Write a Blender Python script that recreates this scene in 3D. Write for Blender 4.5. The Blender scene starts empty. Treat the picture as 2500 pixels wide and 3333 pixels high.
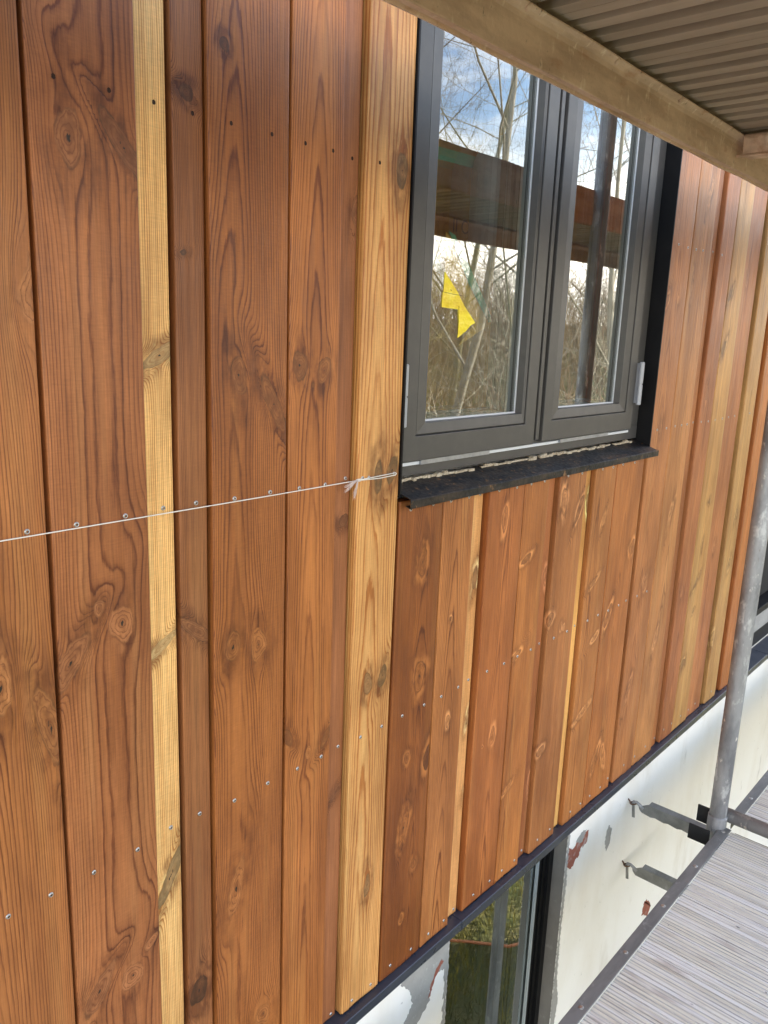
import bpy, math, random
import numpy as np
from mathutils import Vector, Matrix
random.seed(7); rng = np.random.default_rng(7)
scene = bpy.context.scene
COL = scene.collection
R = math.radians

# ------------------------------------------------------------ camera, sky, sun, exposure
# World: x along the facade (to the right), y into the building (0 = face of the cladding), z up (0 = lawn)
cam = bpy.data.cameras.new('camera'); camo = bpy.data.objects.new('camera', cam); COL.objects.link(camo)
cam.sensor_fit = 'VERTICAL'; cam.sensor_height = 33.33; cam.lens = 26.0
cam.clip_start = 0.02; cam.clip_end = 600
Mr = ((0.66361223, -0.74715079, 0.03720898), (-0.14051027, -0.17334537, -0.97478626), (0.73476233, 0.64165184, -0.22001646))
rot = Matrix(((Mr[0][0], -Mr[1][0], -Mr[2][0]), (Mr[0][1], -Mr[1][1], -Mr[2][1]), (Mr[0][2], -Mr[1][2], -Mr[2][2])))
camo.matrix_world = Matrix.Translation((0, -0.935, 4.15)) @ rot.to_4x4()
scene.camera = camo
cam.dof.use_dof = False

SUN_EL, SUN_AZ = 34.0, 41.0           # azimuth measured from +x towards +y: behind and right of the house
sx, sy, sz = math.cos(R(SUN_EL))*math.cos(R(SUN_AZ)), math.cos(R(SUN_EL))*math.sin(R(SUN_AZ)), math.sin(R(SUN_EL))
w = bpy.data.worlds.new("World"); scene.world = w; w.use_nodes = True
nt = w.node_tree; nt.nodes.clear()
def N(nt, t, **k):
    n = nt.nodes.new(t)
    for a, b in k.items(): setattr(n, a, b)
    return n
sky = N(nt, 'ShaderNodeTexSky', sky_type='NISHITA', sun_disc=False)
sky.sun_elevation = R(SUN_EL); sky.sun_rotation = R(90-SUN_AZ); sky.air_density = 1.0; sky.dust_density = 1.2; sky.ozone_density = 1.6
geo = N(nt, 'ShaderNodeNewGeometry')
tc = N(nt, 'ShaderNodeTexCoord')
mp = N(nt, 'ShaderNodeMapping'); mp.inputs['Scale'].default_value = (1.3, 1.3, 4.5)
nz = N(nt, 'ShaderNodeTexNoise'); nz.inputs['Scale'].default_value = 2.2; nz.inputs['Detail'].default_value = 9; nz.inputs['Roughness'].default_value = .6
rp = N(nt, 'ShaderNodeValToRGB'); rp.color_ramp.elements[0].position = .47; rp.color_ramp.elements[1].position = .66
hs = N(nt, 'ShaderNodeHueSaturation'); hs.inputs['Saturation'].default_value = .98; hs.inputs['Value'].default_value = 1.9
mxc = N(nt, 'ShaderNodeMixRGB'); mxc.inputs[2].default_value = (21.5, 19.9, 17.6, 1)
sep = N(nt, 'ShaderNodeSeparateXYZ')
low = N(nt, 'ShaderNodeMapRange'); low.inputs[1].default_value = .45; low.inputs[2].default_value = .12; low.inputs[3].default_value = .35; low.inputs[4].default_value = 1.0
mulc = N(nt, 'ShaderNodeMath', operation='MULTIPLY')
addc = N(nt, 'ShaderNodeMath', operation='ADD', use_clamp=True)
lo2 = N(nt, 'ShaderNodeMapRange'); lo2.inputs[1].default_value = .24; lo2.inputs[2].default_value = .10; lo2.inputs[3].default_value = 0; lo2.inputs[4].default_value = .9
bg = N(nt, 'ShaderNodeBackground'); bg.inputs[1].default_value = 0.10
ow = N(nt, 'ShaderNodeOutputWorld')
L = nt.links.new
L(tc.outputs['Generated'], mp.inputs[0]); L(mp.outputs[0], nz.inputs[0]); L(nz.outputs[0], rp.inputs[0])
L(tc.outputs['Generated'], sep.inputs[0]); L(sep.outputs[2], low.inputs[0]); L(sep.outputs[2], lo2.inputs[0])
L(rp.outputs[0], mulc.inputs[0]); L(low.outputs[0], mulc.inputs[1]); L(mulc.outputs[0], addc.inputs[0]); L(lo2.outputs[0], addc.inputs[1])
L(addc.outputs[0], mxc.inputs[0]); L(sky.outputs[0], hs.inputs['Color']); L(hs.outputs[0], mxc.inputs[1]); L(mxc.outputs[0], bg.inputs[0]); L(bg.outputs[0], ow.inputs[0])
sl = bpy.data.lights.new('sun', 'SUN'); sl.energy = 5.0; sl.angle = R(.5); sl.color = (1, .93, .82)
so = bpy.data.objects.new('sun', sl); COL.objects.link(so)
so.rotation_euler = Vector((sx, sy, sz)).to_track_quat('Z', 'Y').to_euler()
so.location = (20, 15, 20)
scene.view_settings.view_transform = 'Standard'; scene.view_settings.look = 'None'
scene.view_settings.exposure = 1.62; scene.view_settings.gamma = 1
scene.render.engine = 'CYCLES'
scene.cycles.max_bounces = 8; scene.cycles.transparent_max_bounces = 16
scene.cycles.use_denoising = True

# ------------------------------------------------------------ helpers
def tag(o, label=None, cat=None, group=None, kind=None):
    if label: o['label'] = label
    if cat: o['category'] = cat
    if group: o['group'] = group
    if kind: o['kind'] = kind
    return o
def empty(name, loc, label=None, cat=None, group=None):
    o = bpy.data.objects.new(name, None); COL.objects.link(o); o.location = loc; o.empty_display_size = .05
    return tag(o, label, cat, group)
class MB:
    """collects geometry for one mesh object (world coordinates)"""
    def __init__(s): s.v = []; s.f = []; s.m = []
    def add(s, vs, fs, mi=0):
        b = len(s.v); s.v += [tuple(p) for p in vs]; s.f += [tuple(i+b for i in f) for f in fs]; s.m += [mi]*len(fs); return s
    def box(s, x0, x1, y0, y1, z0, z1, mi=0):
        v = [(x, y, z) for x in (x0, x1) for y in (y0, y1) for z in (z0, z1)]
        return s.add(v, [(0,1,3,2),(4,6,7,5),(0,4,5,1),(2,3,7,6),(0,2,6,4),(1,5,7,3)], mi)
    def ext_x(s, prof, x0, x1, mi=0, caps=True):
        """extrude a closed (y,z) profile along x"""
        n = len(prof); v = [(x0, y, z) for y, z in prof] + [(x1, y, z) for y, z in prof]
        f = [(i, (i+1) % n, n+(i+1) % n, n+i) for i in range(n)]
        if caps: f += [tuple(range(n-1, -1, -1)), tuple(range(n, 2*n))]
        return s.add(v, f, mi)
    def ext_y(s, prof, y0, y1, mi=0):
        """extrude a closed (x,z) outline along y"""
        n = len(prof); v = [(x, y0, z) for x, z in prof] + [(x, y1, z) for x, z in prof]
        f = [(i, n+i, n+(i+1) % n, (i+1) % n) for i in range(n)] + [tuple(range(n)), tuple(range(2*n-1, n-1, -1))]
        return s.add(v, f, mi)
    def ext_z(s, prof, z0, z1, mi=0):
        n = len(prof); v = [(x, y, z0) for x, y in prof] + [(x, y, z1) for x, y in prof]
        f = [(i, (i+1) % n, n+(i+1) % n, n+i) for i in range(n)] + [tuple(range(n-1, -1, -1)), tuple(range(n, 2*n))]
        return s.add(v, f, mi)
    def tube(s, pts, rad, seg=12, caps=True, mi=0):
        pts = [Vector(p) for p in pts]; rs = rad if isinstance(rad, (list, tuple)) else [rad]*len(pts)
        b = len(s.v); prev = None
        for i, p in enumerate(pts):
            d = (pts[min(i+1, len(pts)-1)]-pts[max(i-1, 0)]).normalized()
            if prev is None:
                a = d.cross(Vector((0, 0, 1))); a = a if a.length > 1e-3 else d.cross(Vector((1, 0, 0)))
                a.normalize()
            else: a = (prev - d*prev.dot(d)).normalized()
            prev = a; c = d.cross(a)
            for k in range(seg):
                t = 2*math.pi*k/seg; s.v.append(tuple(p + (a*math.cos(t)+c*math.sin(t))*rs[i]))
        for i in range(len(pts)-1):
            for k in range(seg):
                s.f.append((b+i*seg+k, b+i*seg+(k+1) % seg, b+(i+1)*seg+(k+1) % seg, b+(i+1)*seg+k)); s.m.append(mi)
        if caps:
            s.f.append(tuple(b+k for k in range(seg-1, -1, -1))); s.m.append(mi)
            e = b+(len(pts)-1)*seg; s.f.append(tuple(e+k for k in range(seg))); s.m.append(mi)
        return s
    def build(s, name, mats, parent=None, smooth=False, bevel=0, kind=None):
        me = bpy.data.meshes.new(name)
        vs = s.v
        me.from_pydata(vs, [], s.f); me.update()
        mats = mats if isinstance(mats, (list, tuple)) else [mats]
        for m in mats: me.materials.append(m)
        me.polygons.foreach_set('material_index', s.m)
        o = bpy.data.objects.new(name, me); COL.objects.link(o)
        if parent is not None:
            o.parent = parent
            o.matrix_parent_inverse = Matrix.Translation(parent_world(parent)).inverted()
        if smooth:
            for p in me.polygons: p.use_smooth = True
        if bevel:
            bv = o.modifiers.new('bevel', 'BEVEL'); bv.width = bevel; bv.segments = 2; bv.limit_method = 'ANGLE'; bv.angle_limit = R(40)
        if kind: o['kind'] = kind
        return o
def parent_world(o):
    p = Vector(o.location) if o.type == 'EMPTY' else Vector((0, 0, 0))
    return p

def mat(name, col, rough=.6, metal=0, spec=.5):
    m = bpy.data.materials.new(name); m.use_nodes = True
    b = m.node_tree.nodes['Principled BSDF']
    b.inputs['Base Color'].default_value = (*col, 1); b.inputs['Roughness'].default_value = rough
    b.inputs['Metallic'].default_value = metal; b.inputs['Specular IOR Level'].default_value = spec
    return m
def lin(c): return tuple((v/255/12.92 if v/255 <= .04045 else ((v/255+.055)/1.055)**2.4) for v in c)
def noisemat(name, layers, rough=.6, metal=0, spec=.5, bump=None, roughvar=0):
    """layers: base colour, then (colour, scale xyz, detail, lo, hi, amount) laid over it through noise masks (object space metres)"""
    m = mat(name, layers[0], rough, metal, spec); nt = m.node_tree; b = nt.nodes['Principled BSDF']; L = nt.links.new
    tc = N(nt, 'ShaderNodeTexCoord'); prev = None
    for i, (c, sc, det, lo, hi, amt) in enumerate(layers[1:]):
        mp = N(nt, 'ShaderNodeMapping'); mp.inputs['Scale'].default_value = sc if isinstance(sc, tuple) else (sc,)*3; mp.inputs['Location'].default_value = (i*3.7, i*1.3, i*5.1)
        nz = N(nt, 'ShaderNodeTexNoise'); nz.inputs['Scale'].default_value = 1; nz.inputs['Detail'].default_value = det; nz.inputs['Roughness'].default_value = .62
        mr = N(nt, 'ShaderNodeMapRange'); mr.inputs[1].default_value = lo; mr.inputs[2].default_value = hi; mr.inputs[4].default_value = amt
        mx = N(nt, 'ShaderNodeMixRGB'); mx.inputs[2].default_value = (*c, 1)
        L(tc.outputs['Object'], mp.inputs[0]); L(mp.outputs[0], nz.inputs[0]); L(nz.outputs[0], mr.inputs[0]); L(mr.outputs[0], mx.inputs[0])
        if prev is None: mx.inputs[1].default_value = (*layers[0], 1)
        else: L(prev, mx.inputs[1])
        prev = mx.outputs[0]
    if prev is not None: L(prev, b.inputs['Base Color'])
    if bump:
        sc, st, dist = bump
        mp = N(nt, 'ShaderNodeMapping'); mp.inputs['Scale'].default_value = sc if isinstance(sc, tuple) else (sc,)*3
        nz = N(nt, 'ShaderNodeTexNoise'); nz.inputs['Scale'].default_value = 1; nz.inputs['Detail'].default_value = 5
        bp = N(nt, 'ShaderNodeBump'); bp.inputs['Strength'].default_value = st; bp.inputs['Distance'].default_value = dist
        L(tc.outputs['Object'], mp.inputs[0]); L(mp.outputs[0], nz.inputs[0]); L(nz.outputs[0], bp.inputs['Height']); L(bp.outputs[0], b.inputs['Normal'])
        if roughvar:
            mr = N(nt, 'ShaderNodeMapRange'); mr.inputs[1].default_value = .3; mr.inputs[2].default_value = .7; mr.inputs[3].default_value = rough-roughvar; mr.inputs[4].default_value = rough+roughvar
            L(nz.outputs[0], mr.inputs[0]); L(mr.outputs[0], b.inputs['Roughness'])
    return m

# ------------------------------------------------------------ wood: growth-ring field is stored on the mesh, colour comes from nodes
def wood(name, col, dark=(.52, .40, .33), lines=1.0, saw=.12, rough=.46, mott=1.0, glowk=.6):
    m = bpy.data.materials.new(name); m.use_nodes = True; nt = m.node_tree; b = nt.nodes['Principled BSDF']; L = nt.links.new
    def attr(n): return N(nt, 'ShaderNodeAttribute', attribute_name=n)
    def M(op, a, b_=None, clamp=False):
        n = N(nt, 'ShaderNodeMath', operation=op, use_clamp=clamp)
        for i, x in enumerate((a, b_)):
            if x is None: continue
            if isinstance(x, (int, float)): n.inputs[i].default_value = x
            else: L(x, n.inputs[i])
        return n.outputs[0]
    def noise(sc, det=3, rough_=.5, loc=(0, 0, 0)):
        mp = N(nt, 'ShaderNodeMapping'); mp.inputs['Scale'].default_value = sc; mp.inputs['Location'].default_value = loc
        n = N(nt, 'ShaderNodeTexNoise'); n.inputs['Scale'].default_value = 1; n.inputs['Detail'].default_value = det; n.inputs['Roughness'].default_value = rough_
        L(gp, mp.inputs[0]); L(mp.outputs[0], n.inputs[0]); return n.outputs[0]
    def ramp(x, lo, hi, a=0., b_=1., smooth=True):
        n = N(nt, 'ShaderNodeMapRange', interpolation_type='SMOOTHSTEP' if smooth else 'LINEAR')
        L(x, n.inputs[0]); n.inputs[1].default_value = lo; n.inputs[2].default_value = hi; n.inputs[3].default_value = a; n.inputs[4].default_value = b_; return n.outputs[0]
    def mixc(f, c1, c2, mode='MIX'):
        n = N(nt, 'ShaderNodeMixRGB', blend_type=mode)
        for i, x in enumerate((f, c1, c2)):
            if isinstance(x, (int, float)): n.inputs[i].default_value = x
            elif isinstance(x, tuple): n.inputs[i].default_value = (*x, 1)
            else: L(x, n.inputs[i])
        return n.outputs[0]
    gp = attr('gp').outputs['Vector']; ring = attr('ring').outputs['Fac']; kr = attr('knot').outputs['Fac']; kd = attr('kdark').outputs['Fac']
    def bands(x):
        f = M('FRACT', x); cr = N(nt, 'ShaderNodeValToRGB'); e = cr.color_ramp.elements
        e[0].position = 0; e[0].color = (.30, .30, .30, 1); e[1].position = 1; e[1].color = (.45, .45, .45, 1)
        for p, v in ((.10, .03), (.50, .08), (.74, .38), (.90, 1)):
            k = e.new(p); k.color = (v, v, v, 1)
        L(f, cr.inputs[0]); return cr.outputs[0]
    kr = M('MULTIPLY', kr, M('ADD', M('MULTIPLY', noise((48, 1, 26), 4, .6, (11, 0, 3)), .9), .55))
    rn = M('ADD', M('ADD', ring, M('MULTIPLY', noise((60, 1, 7), 4, .6), .9)), M('MULTIPLY', noise((220, 1, 30), 3, .6, (3, 0, 8)), .35))
    lw = bands(rn)
    # ring contrast differs from ring to ring
    rc = N(nt, 'ShaderNodeTexNoise', noise_dimensions='1D'); rc.inputs['Scale'].default_value = .37; rc.inputs['Detail'].default_value = 2; L(rn, rc.inputs['W'])
    lw = M('MULTIPLY', lw, ramp(rc.outputs[0], .3, .7, .45, 1.35))
    kn = M('ADD', M('MULTIPLY', kr, 3.6), M('MULTIPLY', noise((90, 1, 60), 3), 1.9))
    kl = bands(kn)
    km = ramp(kr, 1.12, .92)
    base = mixc(ramp(noise((9, 1, 2.2), 4, .6), .3, .7, 0, mott), tuple(c*k for c, k in zip(col, (1.08, 1.08, 1.1))), tuple(c*k for c, k in zip(col, (.62, .55, .50))))
    base = mixc(ramp(noise((26, 1, 1.1), 3, .5, (5, 0, 9)), .5, .75, 0, .7*mott), base, tuple(c*k for c, k in zip(col, (.98, 1.12, 1.22))))
    st = ramp(noise((420, 1, 7), 4, .75), .25, .75, .66, 1.3, False)
    scr = ramp(noise((7, 1, 300), 2, .5, (13, 0, 2)), .74, .77, 0, .22)
    base = mixc(1, base, st, 'MULTIPLY')
    base = mixc(M('MULTIPLY', scr, ramp(noise((5, 1, 3), 2, .5, (4, 0, 1)), .55, .65)), base, tuple(min(c*1.9, .9) for c in col))
    st2 = ramp(noise((60, 1, 420), 3, .6), .2, .8, 1-saw, 1+saw, False)
    base = mixc(1, base, st2, 'MULTIPLY')
    spots = ramp(noise((260, 1, 160), 2, .5, (2, 0, 3)), .70, .78, 0, .35)
    base = mixc(spots, base, tuple(c*.5 for c in col))
    pores = ramp(noise((1100, 1, 16), 2, .6, (1, 0, 7)), .60, .70, 0, .45)
    base = mixc(pores, base, tuple(c*k for c, k in zip(col, (.45, .38, .32))))
    lcol = mixc(1, base, dark, 'MULTIPLY')
    c = mixc(M('MULTIPLY', lw, 1.2*lines, True), base, lcol)
    # halo: wood round a knot is darker and greyer
    halo = M('MULTIPLY', M('MULTIPLY', ramp(kr, 3.4, 1.05), ramp(noise((34, 1, 15), 4, .6, (7, 0, 1)), .34, .66, .05, 1.1)), kd)
    c = mixc(M('MULTIPLY', halo, .9, True), c, mixc(1, c, (.50, .43, .38), 'MULTIPLY'))
    glow = M('MULTIPLY', M('MULTIPLY', ramp(kr, 2.1, 1.15), ramp(kr, 1.0, 1.2)), ramp(noise((34, 1, 16), 3, .6, (3, 0, 4)), .60-.24*glowk, .78-.18*glowk, .0, glowk))
    c = mixc(glow, c, tuple(min(a*k, .95) for a, k in zip(col, (1.25+.2*glowk, 1.30+.35*glowk, 1.4+.7*glowk))))
    kn1 = ramp(noise((90, 1, 60), 3), .3, .7)
    pale = mixc(kn1, tuple(min(a*k, .9) for a, k in zip(col, (1.02+.3*glowk, 1.05+.4*glowk, 1.15+.6*glowk))), tuple(a*k for a, k in zip(col, (.74, .74, .80))))
    deep = mixc(kn1, tuple(a*k for a, k in zip(col, (.62, .62, .70))), tuple(a*k for a, k in zip(col, (.34, .32, .34))))
    kbase = mixc(ramp(kd, .88, 1.35), pale, deep)
    kc = mixc(M('MULTIPLY', kl, 1.0-.5*glowk), kbase, tuple(a*k for a, k in zip(col, (.34, .26, .22))))
    kc = mixc(M('MULTIPLY', M('MULTIPLY', ramp(kd, 1.15, 1.9), ramp(noise((70, 1, 40), 3, .6, (1, 0, 2)), .3, .6, .4, 1)), .8), kc, tuple(a*.10 for a in col))
    kc = mixc(M('MULTIPLY', ramp(kr, .6, .15), M('MULTIPLY', noise((30, 1, 30), 2, .5, (6, 0, 6)), .9)), kc, tuple(a*k for a, k in zip(col, (.40, .32, .28))))
    kc = mixc(ramp(M('ADD', kr, M('MULTIPLY', noise((260, 1, 60), 3, .6, (4, 0, 4)), .5)), .42, .34), kc, (.02, .012, .008))
    c = mixc(km, c, kc)
    rim = M('MULTIPLY', M('MULTIPLY', ramp(kr, .86, .98), ramp(kr, 1.10, 1.0)), M('MULTIPLY', kd, ramp(noise((50, 1, 35), 3, .6, (9, 0, 5)), .3, .65, .05, .45)), True)
    c = mixc(rim, c, tuple(a*.12 for a in col))
    # checks in dark knots and fine pale scratches
    L(c, b.inputs['Base Color'])
    b.inputs['Roughness'].default_value = rough; b.inputs['Specular IOR Level'].default_value = .45
    L(ramp(noise((300, 1, 12), 3), .3, .7, rough-.06, rough+.12), b.inputs['Roughness'])
    h = M('ADD', M('MULTIPLY', lw, -.6), M('MULTIPLY', noise((500, 1, 30), 3, .6), .7))
    h = M('ADD', h, M('MULTIPLY', kr, .12))
    bp = N(nt, 'ShaderNodeBump'); bp.inputs['Strength'].default_value = .35; bp.inputs['Distance'].default_value = .0008
    L(h, bp.inputs['Height']); L(bp.outputs[0], b.inputs['Normal'])
    return m

def board_mesh(name, xl, xr, y, zb, zt, knots, c, p, sp, tilt, wand, du, dv, seed, thick=.022, chew=.0012):
    """one cladding board: rounded front edges, fine grid; ring/knot fields as point attributes"""
    W = xr-xl; r = .0028; rr = np.random.default_rng(seed)
    us = []; pos = []       # unrolled u and (x,y) of profile
    for t in (thick, thick*.5, .004): pos.append((xl, y+t)); us.append(-t)
    for a in (30, 60): pos.append((xl+r-r*math.cos(R(a)), y+r-r*math.sin(R(a)))); us.append(r*.3*(a/60))
    n = max(4, int(W/du)); 
    for i in range(n+1): pos.append((xl+r+(W-2*r)*i/n, y)); us.append(r+(W-2*r)*i/n)
    for a in (60, 30): pos.append((xr-r+r*math.cos(R(a)), y+r-r*math.sin(R(a)))); us.append(W-r*.3*(a/60))
    for t in (.004, thick*.5, thick): pos.append((xr, y+t)); us.append(W+t)
    P = len(pos); Rn = int((zt-zb)/dv)+1; zs = np.linspace(zb, zt, Rn)
    ua = np.array(us); px = np.array([q[0] for q in pos]); py = np.array([q[1] for q in pos])
    U, Z = np.meshgrid(ua, zs); X = np.tile(px, (Rn, 1)); Y = np.tile(py, (Rn, 1)); Zg = Z.copy()
    Zg[0] += rr.normal(0, chew, P)
    # a very slight bow so that the edges are not dead straight
    bow = .0006*np.sin(zs*2.1+seed)+.0004*np.sin(zs*5.3+seed*2)
    X += bow[:, None]
    # fields
    ueff = U.copy(); kmin = np.full(U.shape, 6.); kdk = np.ones(U.shape)
    for (ku, kv, rx, rz, tl, dk) in knots:
        du_ = U-ku; dz_ = Z-kv; t = R(tl); a = du_*math.cos(t)-dz_*math.sin(t); bb = du_*math.sin(t)+dz_*math.cos(t)
        ang = np.arctan2(bb/rz, a/rx)
        irr = 1+.10*np.sin(ang*2+ku*90)+.06*np.sin(ang*3+kv*40)
        rho = np.sqrt((a/rx)**2+(bb/rz)**2)/irr
        rf = np.sqrt((a/(rx*1.15))**2+(bb/(rz*1.7))**2)
        inf = np.minimum(1, 1/np.maximum(rf, 1e-3)**1.6)*np.exp(-np.maximum(0, rf-1)/3.2)
        ueff -= du_*inf
        sel = rho < kmin; kmin = np.where(sel, rho, kmin); kdk = np.where(sel, dk, kdk)
    cw = c+wand*(np.sin(Z*1.3+seed)+.5*np.sin(Z*3.1+seed*1.7))
    pw = p+tilt*(Z-zb)+wand*1.2*np.sin(Z*1.9+seed*.6)
    ring = np.sqrt((ueff-cw)**2+pw**2)/sp
    # spacing varies slowly across the trunk
    ring = ring+.6*np.sin(ring*.33+seed)
    v = np.stack([X, Y, Zg], -1).reshape(-1, 3)
    i = np.arange(Rn-1)[:, None]*P+np.arange(P-1)[None, :]
    f = np.stack([i, i+1, i+P+1, i+P], -1).reshape(-1, 4)
    me = bpy.data.meshes.new(name)
    nf = len(f)
    me.vertices.add(len(v)); me.vertices.foreach_set('co', v.astype(np.float32).ravel())
    nl = nf*4+2*P
    me.loops.add(nl); capb = np.arange(P)[::-1]; capt = np.arange(P)+(Rn-1)*P
    me.loops.foreach_set('vertex_index', np.concatenate([f.ravel(), capb, capt]).astype(np.int32))
    me.polygons.add(nf+2)
    me.polygons.foreach_set('loop_start', np.concatenate([np.arange(nf)*4, [nf*4, nf*4+P]]).astype(np.int32))
    me.polygons.foreach_set('use_smooth', np.concatenate([np.ones(nf, bool), [False, False]]))
    me.update(calc_edges=True); me.validate()
    for nm, arr in (('ring', ring), ('knot', kmin), ('kdark', kdk)):
        a = me.attributes.new(nm, 'FLOAT', 'POINT'); a.data.foreach_set('value', arr.astype(np.float32).ravel())
    g = np.stack([U+seed*3.17, np.zeros(U.shape), Z+seed*1.73], -1)
    a = me.attributes.new('gp', 'FLOAT_VECTOR', 'POINT'); a.data.foreach_set('vector', g.astype(np.float32).ravel())
    return me

# ------------------------------------------------------------ materials
M_ = {}
M_['sash'] = noisemat('grey_powder_coat', [lin((72, 70, 68)), (lin((84, 81, 77)), 30, 3, .4, .7, .5)], .42, 0, .5, bump=(900, .05, .0004))
M_['sash_line'] = mat('dark_groove', lin((34, 33, 33)), .5)
M_['gap_black'] = mat('plain_gap_black', (.012, .012, .012), .6)
M_['bead'] = mat('white_seal', (.62, .64, .66), .4)
M_['black'] = noisemat('black_sheet_metal', [(.006, .006, .007), ((.014, .014, .014), 14, 5, .5, .8, .5)], .5, 0, .22, bump=(60, .05, .001))
M_['sill'] = noisemat('dusty_black_sill', [(.006, .006, .0065), ((.055, .036, .022), (16, 34, 22), 7, .46, .64, .7), ((.24, .12, .045), (60, 90, 60), 6, .60, .68, .8), ((.09, .09, .10), 18, 4, .6, .8, .35)], .5, 0, .35, bump=(120, .6, .0012), roughvar=.12)
M_['flash'] = noisemat('sky_tinted_dark_flashing', [(.034, .040, .058), ((.085, .09, .105), 9, 6, .5, .75, .5), ((.030, .033, .045), 5, 4, .5, .7, .7)], .32, .0, .5, bump=(12, .12, .004), roughvar=.1)  # blue in these colours stands in for mirrored sky
M_['hinge'] = mat('light_grey_hinge', (.36, .37, .40), .35, .1)
M_['alu'] = noisemat('bare_aluminium', [(.42, .44, .48), ((.2, .22, .26), 40, 4, .4, .7, .6)], .35, .7)
M_['foam'] = noisemat('cut_foam', [(.52, .45, .33), ((.30, .22, .13), 120, 4, .4, .65, .8)], .9, bump=(300, .8, .002))
M_['screw'] = mat('stainless', (.50, .49, .47), .34, .9)
M_['recess'] = mat('screw_recess', (.03, .03, .03), .6, .3)
M_['hole'] = mat('bore_hole', (.035, .015, .008), .9)
M_['string'] = mat('cotton_string', (.80, .76, .68), .9)
M_['wall'] = noisemat('old_white_render', [(.90, .875, .825), ((.74, .68, .58), (3, 3, 1.2), 7, .46, .70, .6), ((.60, .54, .44), (7, 7, 2.2), 7, .56, .72, .45), ((.40, .37, .33), (14, 14, 5), 6, .66, .74, .4), ((.30, .28, .26), 45, 5, .69, .75, .6)], .8, bump=(26, .25, .004))
M_['render'] = noisemat('grey_cement_render', [(.36, .35, .325), ((.27, .26, .245), 12, 6, .4, .65, .7), ((.52, .51, .49), 60, 4, .62, .7, .6)], .9, bump=(70, .4, .003))
M_['brick'] = noisemat('red_brick_face', [(.30, .095, .06), ((.5, .42, .38), 40, 5, .55, .7, .6)], .9, bump=(90, .5, .003))
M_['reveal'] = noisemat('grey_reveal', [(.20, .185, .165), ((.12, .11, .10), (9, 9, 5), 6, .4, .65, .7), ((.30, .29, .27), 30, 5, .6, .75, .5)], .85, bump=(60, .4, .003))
M_['membrane'] = mat('flat_black', (.008, .008, .008), .8)  # flat black; also stands in for shade between boards and inside the opening
M_['galv'] = noisemat('weathered_galvanised_steel', [(.32, .32, .315), ((.16, .16, .165), (14, 14, 5), 7, .42, .60, .85), ((.52, .52, .50), (30, 30, 14), 6, .56, .64, .9), ((.16, .10, .07), (60, 60, 20), 5, .66, .74, .5), ((.74, .70, .62), (34, 34, 12), 5, .64, .68, .95)], .5, .25, .5, bump=(60, .25, .002), roughvar=.12)
M_['galv2'] = noisemat('dull_deck_frame_metal', [(.25, .25, .235), ((.15, .15, .14), (6, 22, 22), 6, .42, .66, .7), ((.40, .41, .39), (25, 35, 25), 5, .60, .70, .6), ((.22, .13, .07), (40, 40, 40), 5, .66, .74, .4)], .55, .35, .5, bump=(60, .25, .002))
M_['tin'] = noisemat('brown_dusty_deck_metal', [(.80, .58, .47), ((.50, .33, .25), (5, 22, 22), 7, .4, .62, .8), ((.92, .76, .66), (70, 60, 30), 6, .58, .70, .8), ((.52, .27, .17), (16, 30, 40), 6, .56, .72, .7), ((.16, .09, .05), (120, 120, 60), 5, .65, .72, .9)], .6, .1, .4, bump=(150, .4, .002))
M_['tin_rib'] = noisemat('brown_ribbed_sheet', [(.54, .44, .38), ((.31, .245, .20), (9, .8, 9), 6, .4, .65, .7), ((.70, .60, .50), (40, 2, 40), 5, .58, .72, .4)], .6, .1, .4)
M_['rust'] = noisemat('brown_rusty_strip', [(.10, .05, .028), ((.2, .12, .07), 50, 5, .5, .7, .7)], .8)
M_['groove'] = noisemat('dark_deck_groove', [(.58, .54, .48), ((.30, .27, .23), (40, 5, 1), 6, .42, .62, .85)], .9)  # darker, mottled colour for the narrow faces between deck ribs
M_['deck'] = noisemat('grey_weathered_deck_boards', [(.82, .765, .62), ((.60, .55, .45), (110, 3.0, 1), 6, .45, .62, .75), ((.86, .83, .78), (60, 2.2, 1), 7, .50, .62, .8), ((.42, .31, .24), (22, 6, 1), 6, .56, .70, .55), ((.26, .23, .20), (300, 5, 1), 4, .60, .68, .7), ((.10, .09, .08), (55, 34, 1), 5, .68, .72, .85)], .8, 0, .3, bump=((120, 4, 1), .4, .0015))
M_['plastic'] = mat('grey_duct', (.34, .44, .50), .5)
M_['foil'] = noisemat('yellow_foil', [(.92, .74, .015), ((.74, .50, .01), (14, 14, 30), 4, .45, .65, .8), ((.98, .86, .20), (30, 1, 50), 3, .62, .7, .5)], .35, bump=((30, 30, 60), .8, .004))
M_['foil_dark'] = noisemat('amber_membrane', [(.60, .33, .03), ((.32, .15, .015), (3, 3, 9), 5, .4, .65, .7)], .35)
M_['foil_thin'] = mat('amber_foil', (.92, .55, .06), .4)
M_['tape'] = mat('green_tape', (.04, .45, .26), .5)
M_['studs'] = noisemat('brown_timber_studs', [(.34, .14, .07), ((.2, .08, .05), (9, 9, 2), 5, .4, .65, .7)], .7)
M_['ink'] = mat('black_ink', (.02, .015, .01), .6)
M_['inner'] = mat('grey_green_inner_frame', (.17, .19, .19), .45)
M_['inner2'] = mat('pale_spacer', (.36, .40, .41), .35)
M_['plaster'] = mat('room_plaster', (.30, .27, .23), .9)
M_['concrete'] = noisemat('floor_concrete', [(.22, .21, .2), ((.15, .14, .13), 3, 5, .4, .6, .6)], .9)
M_['orange'] = mat('orange_hose', (.50, .17, .06), .6)
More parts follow.
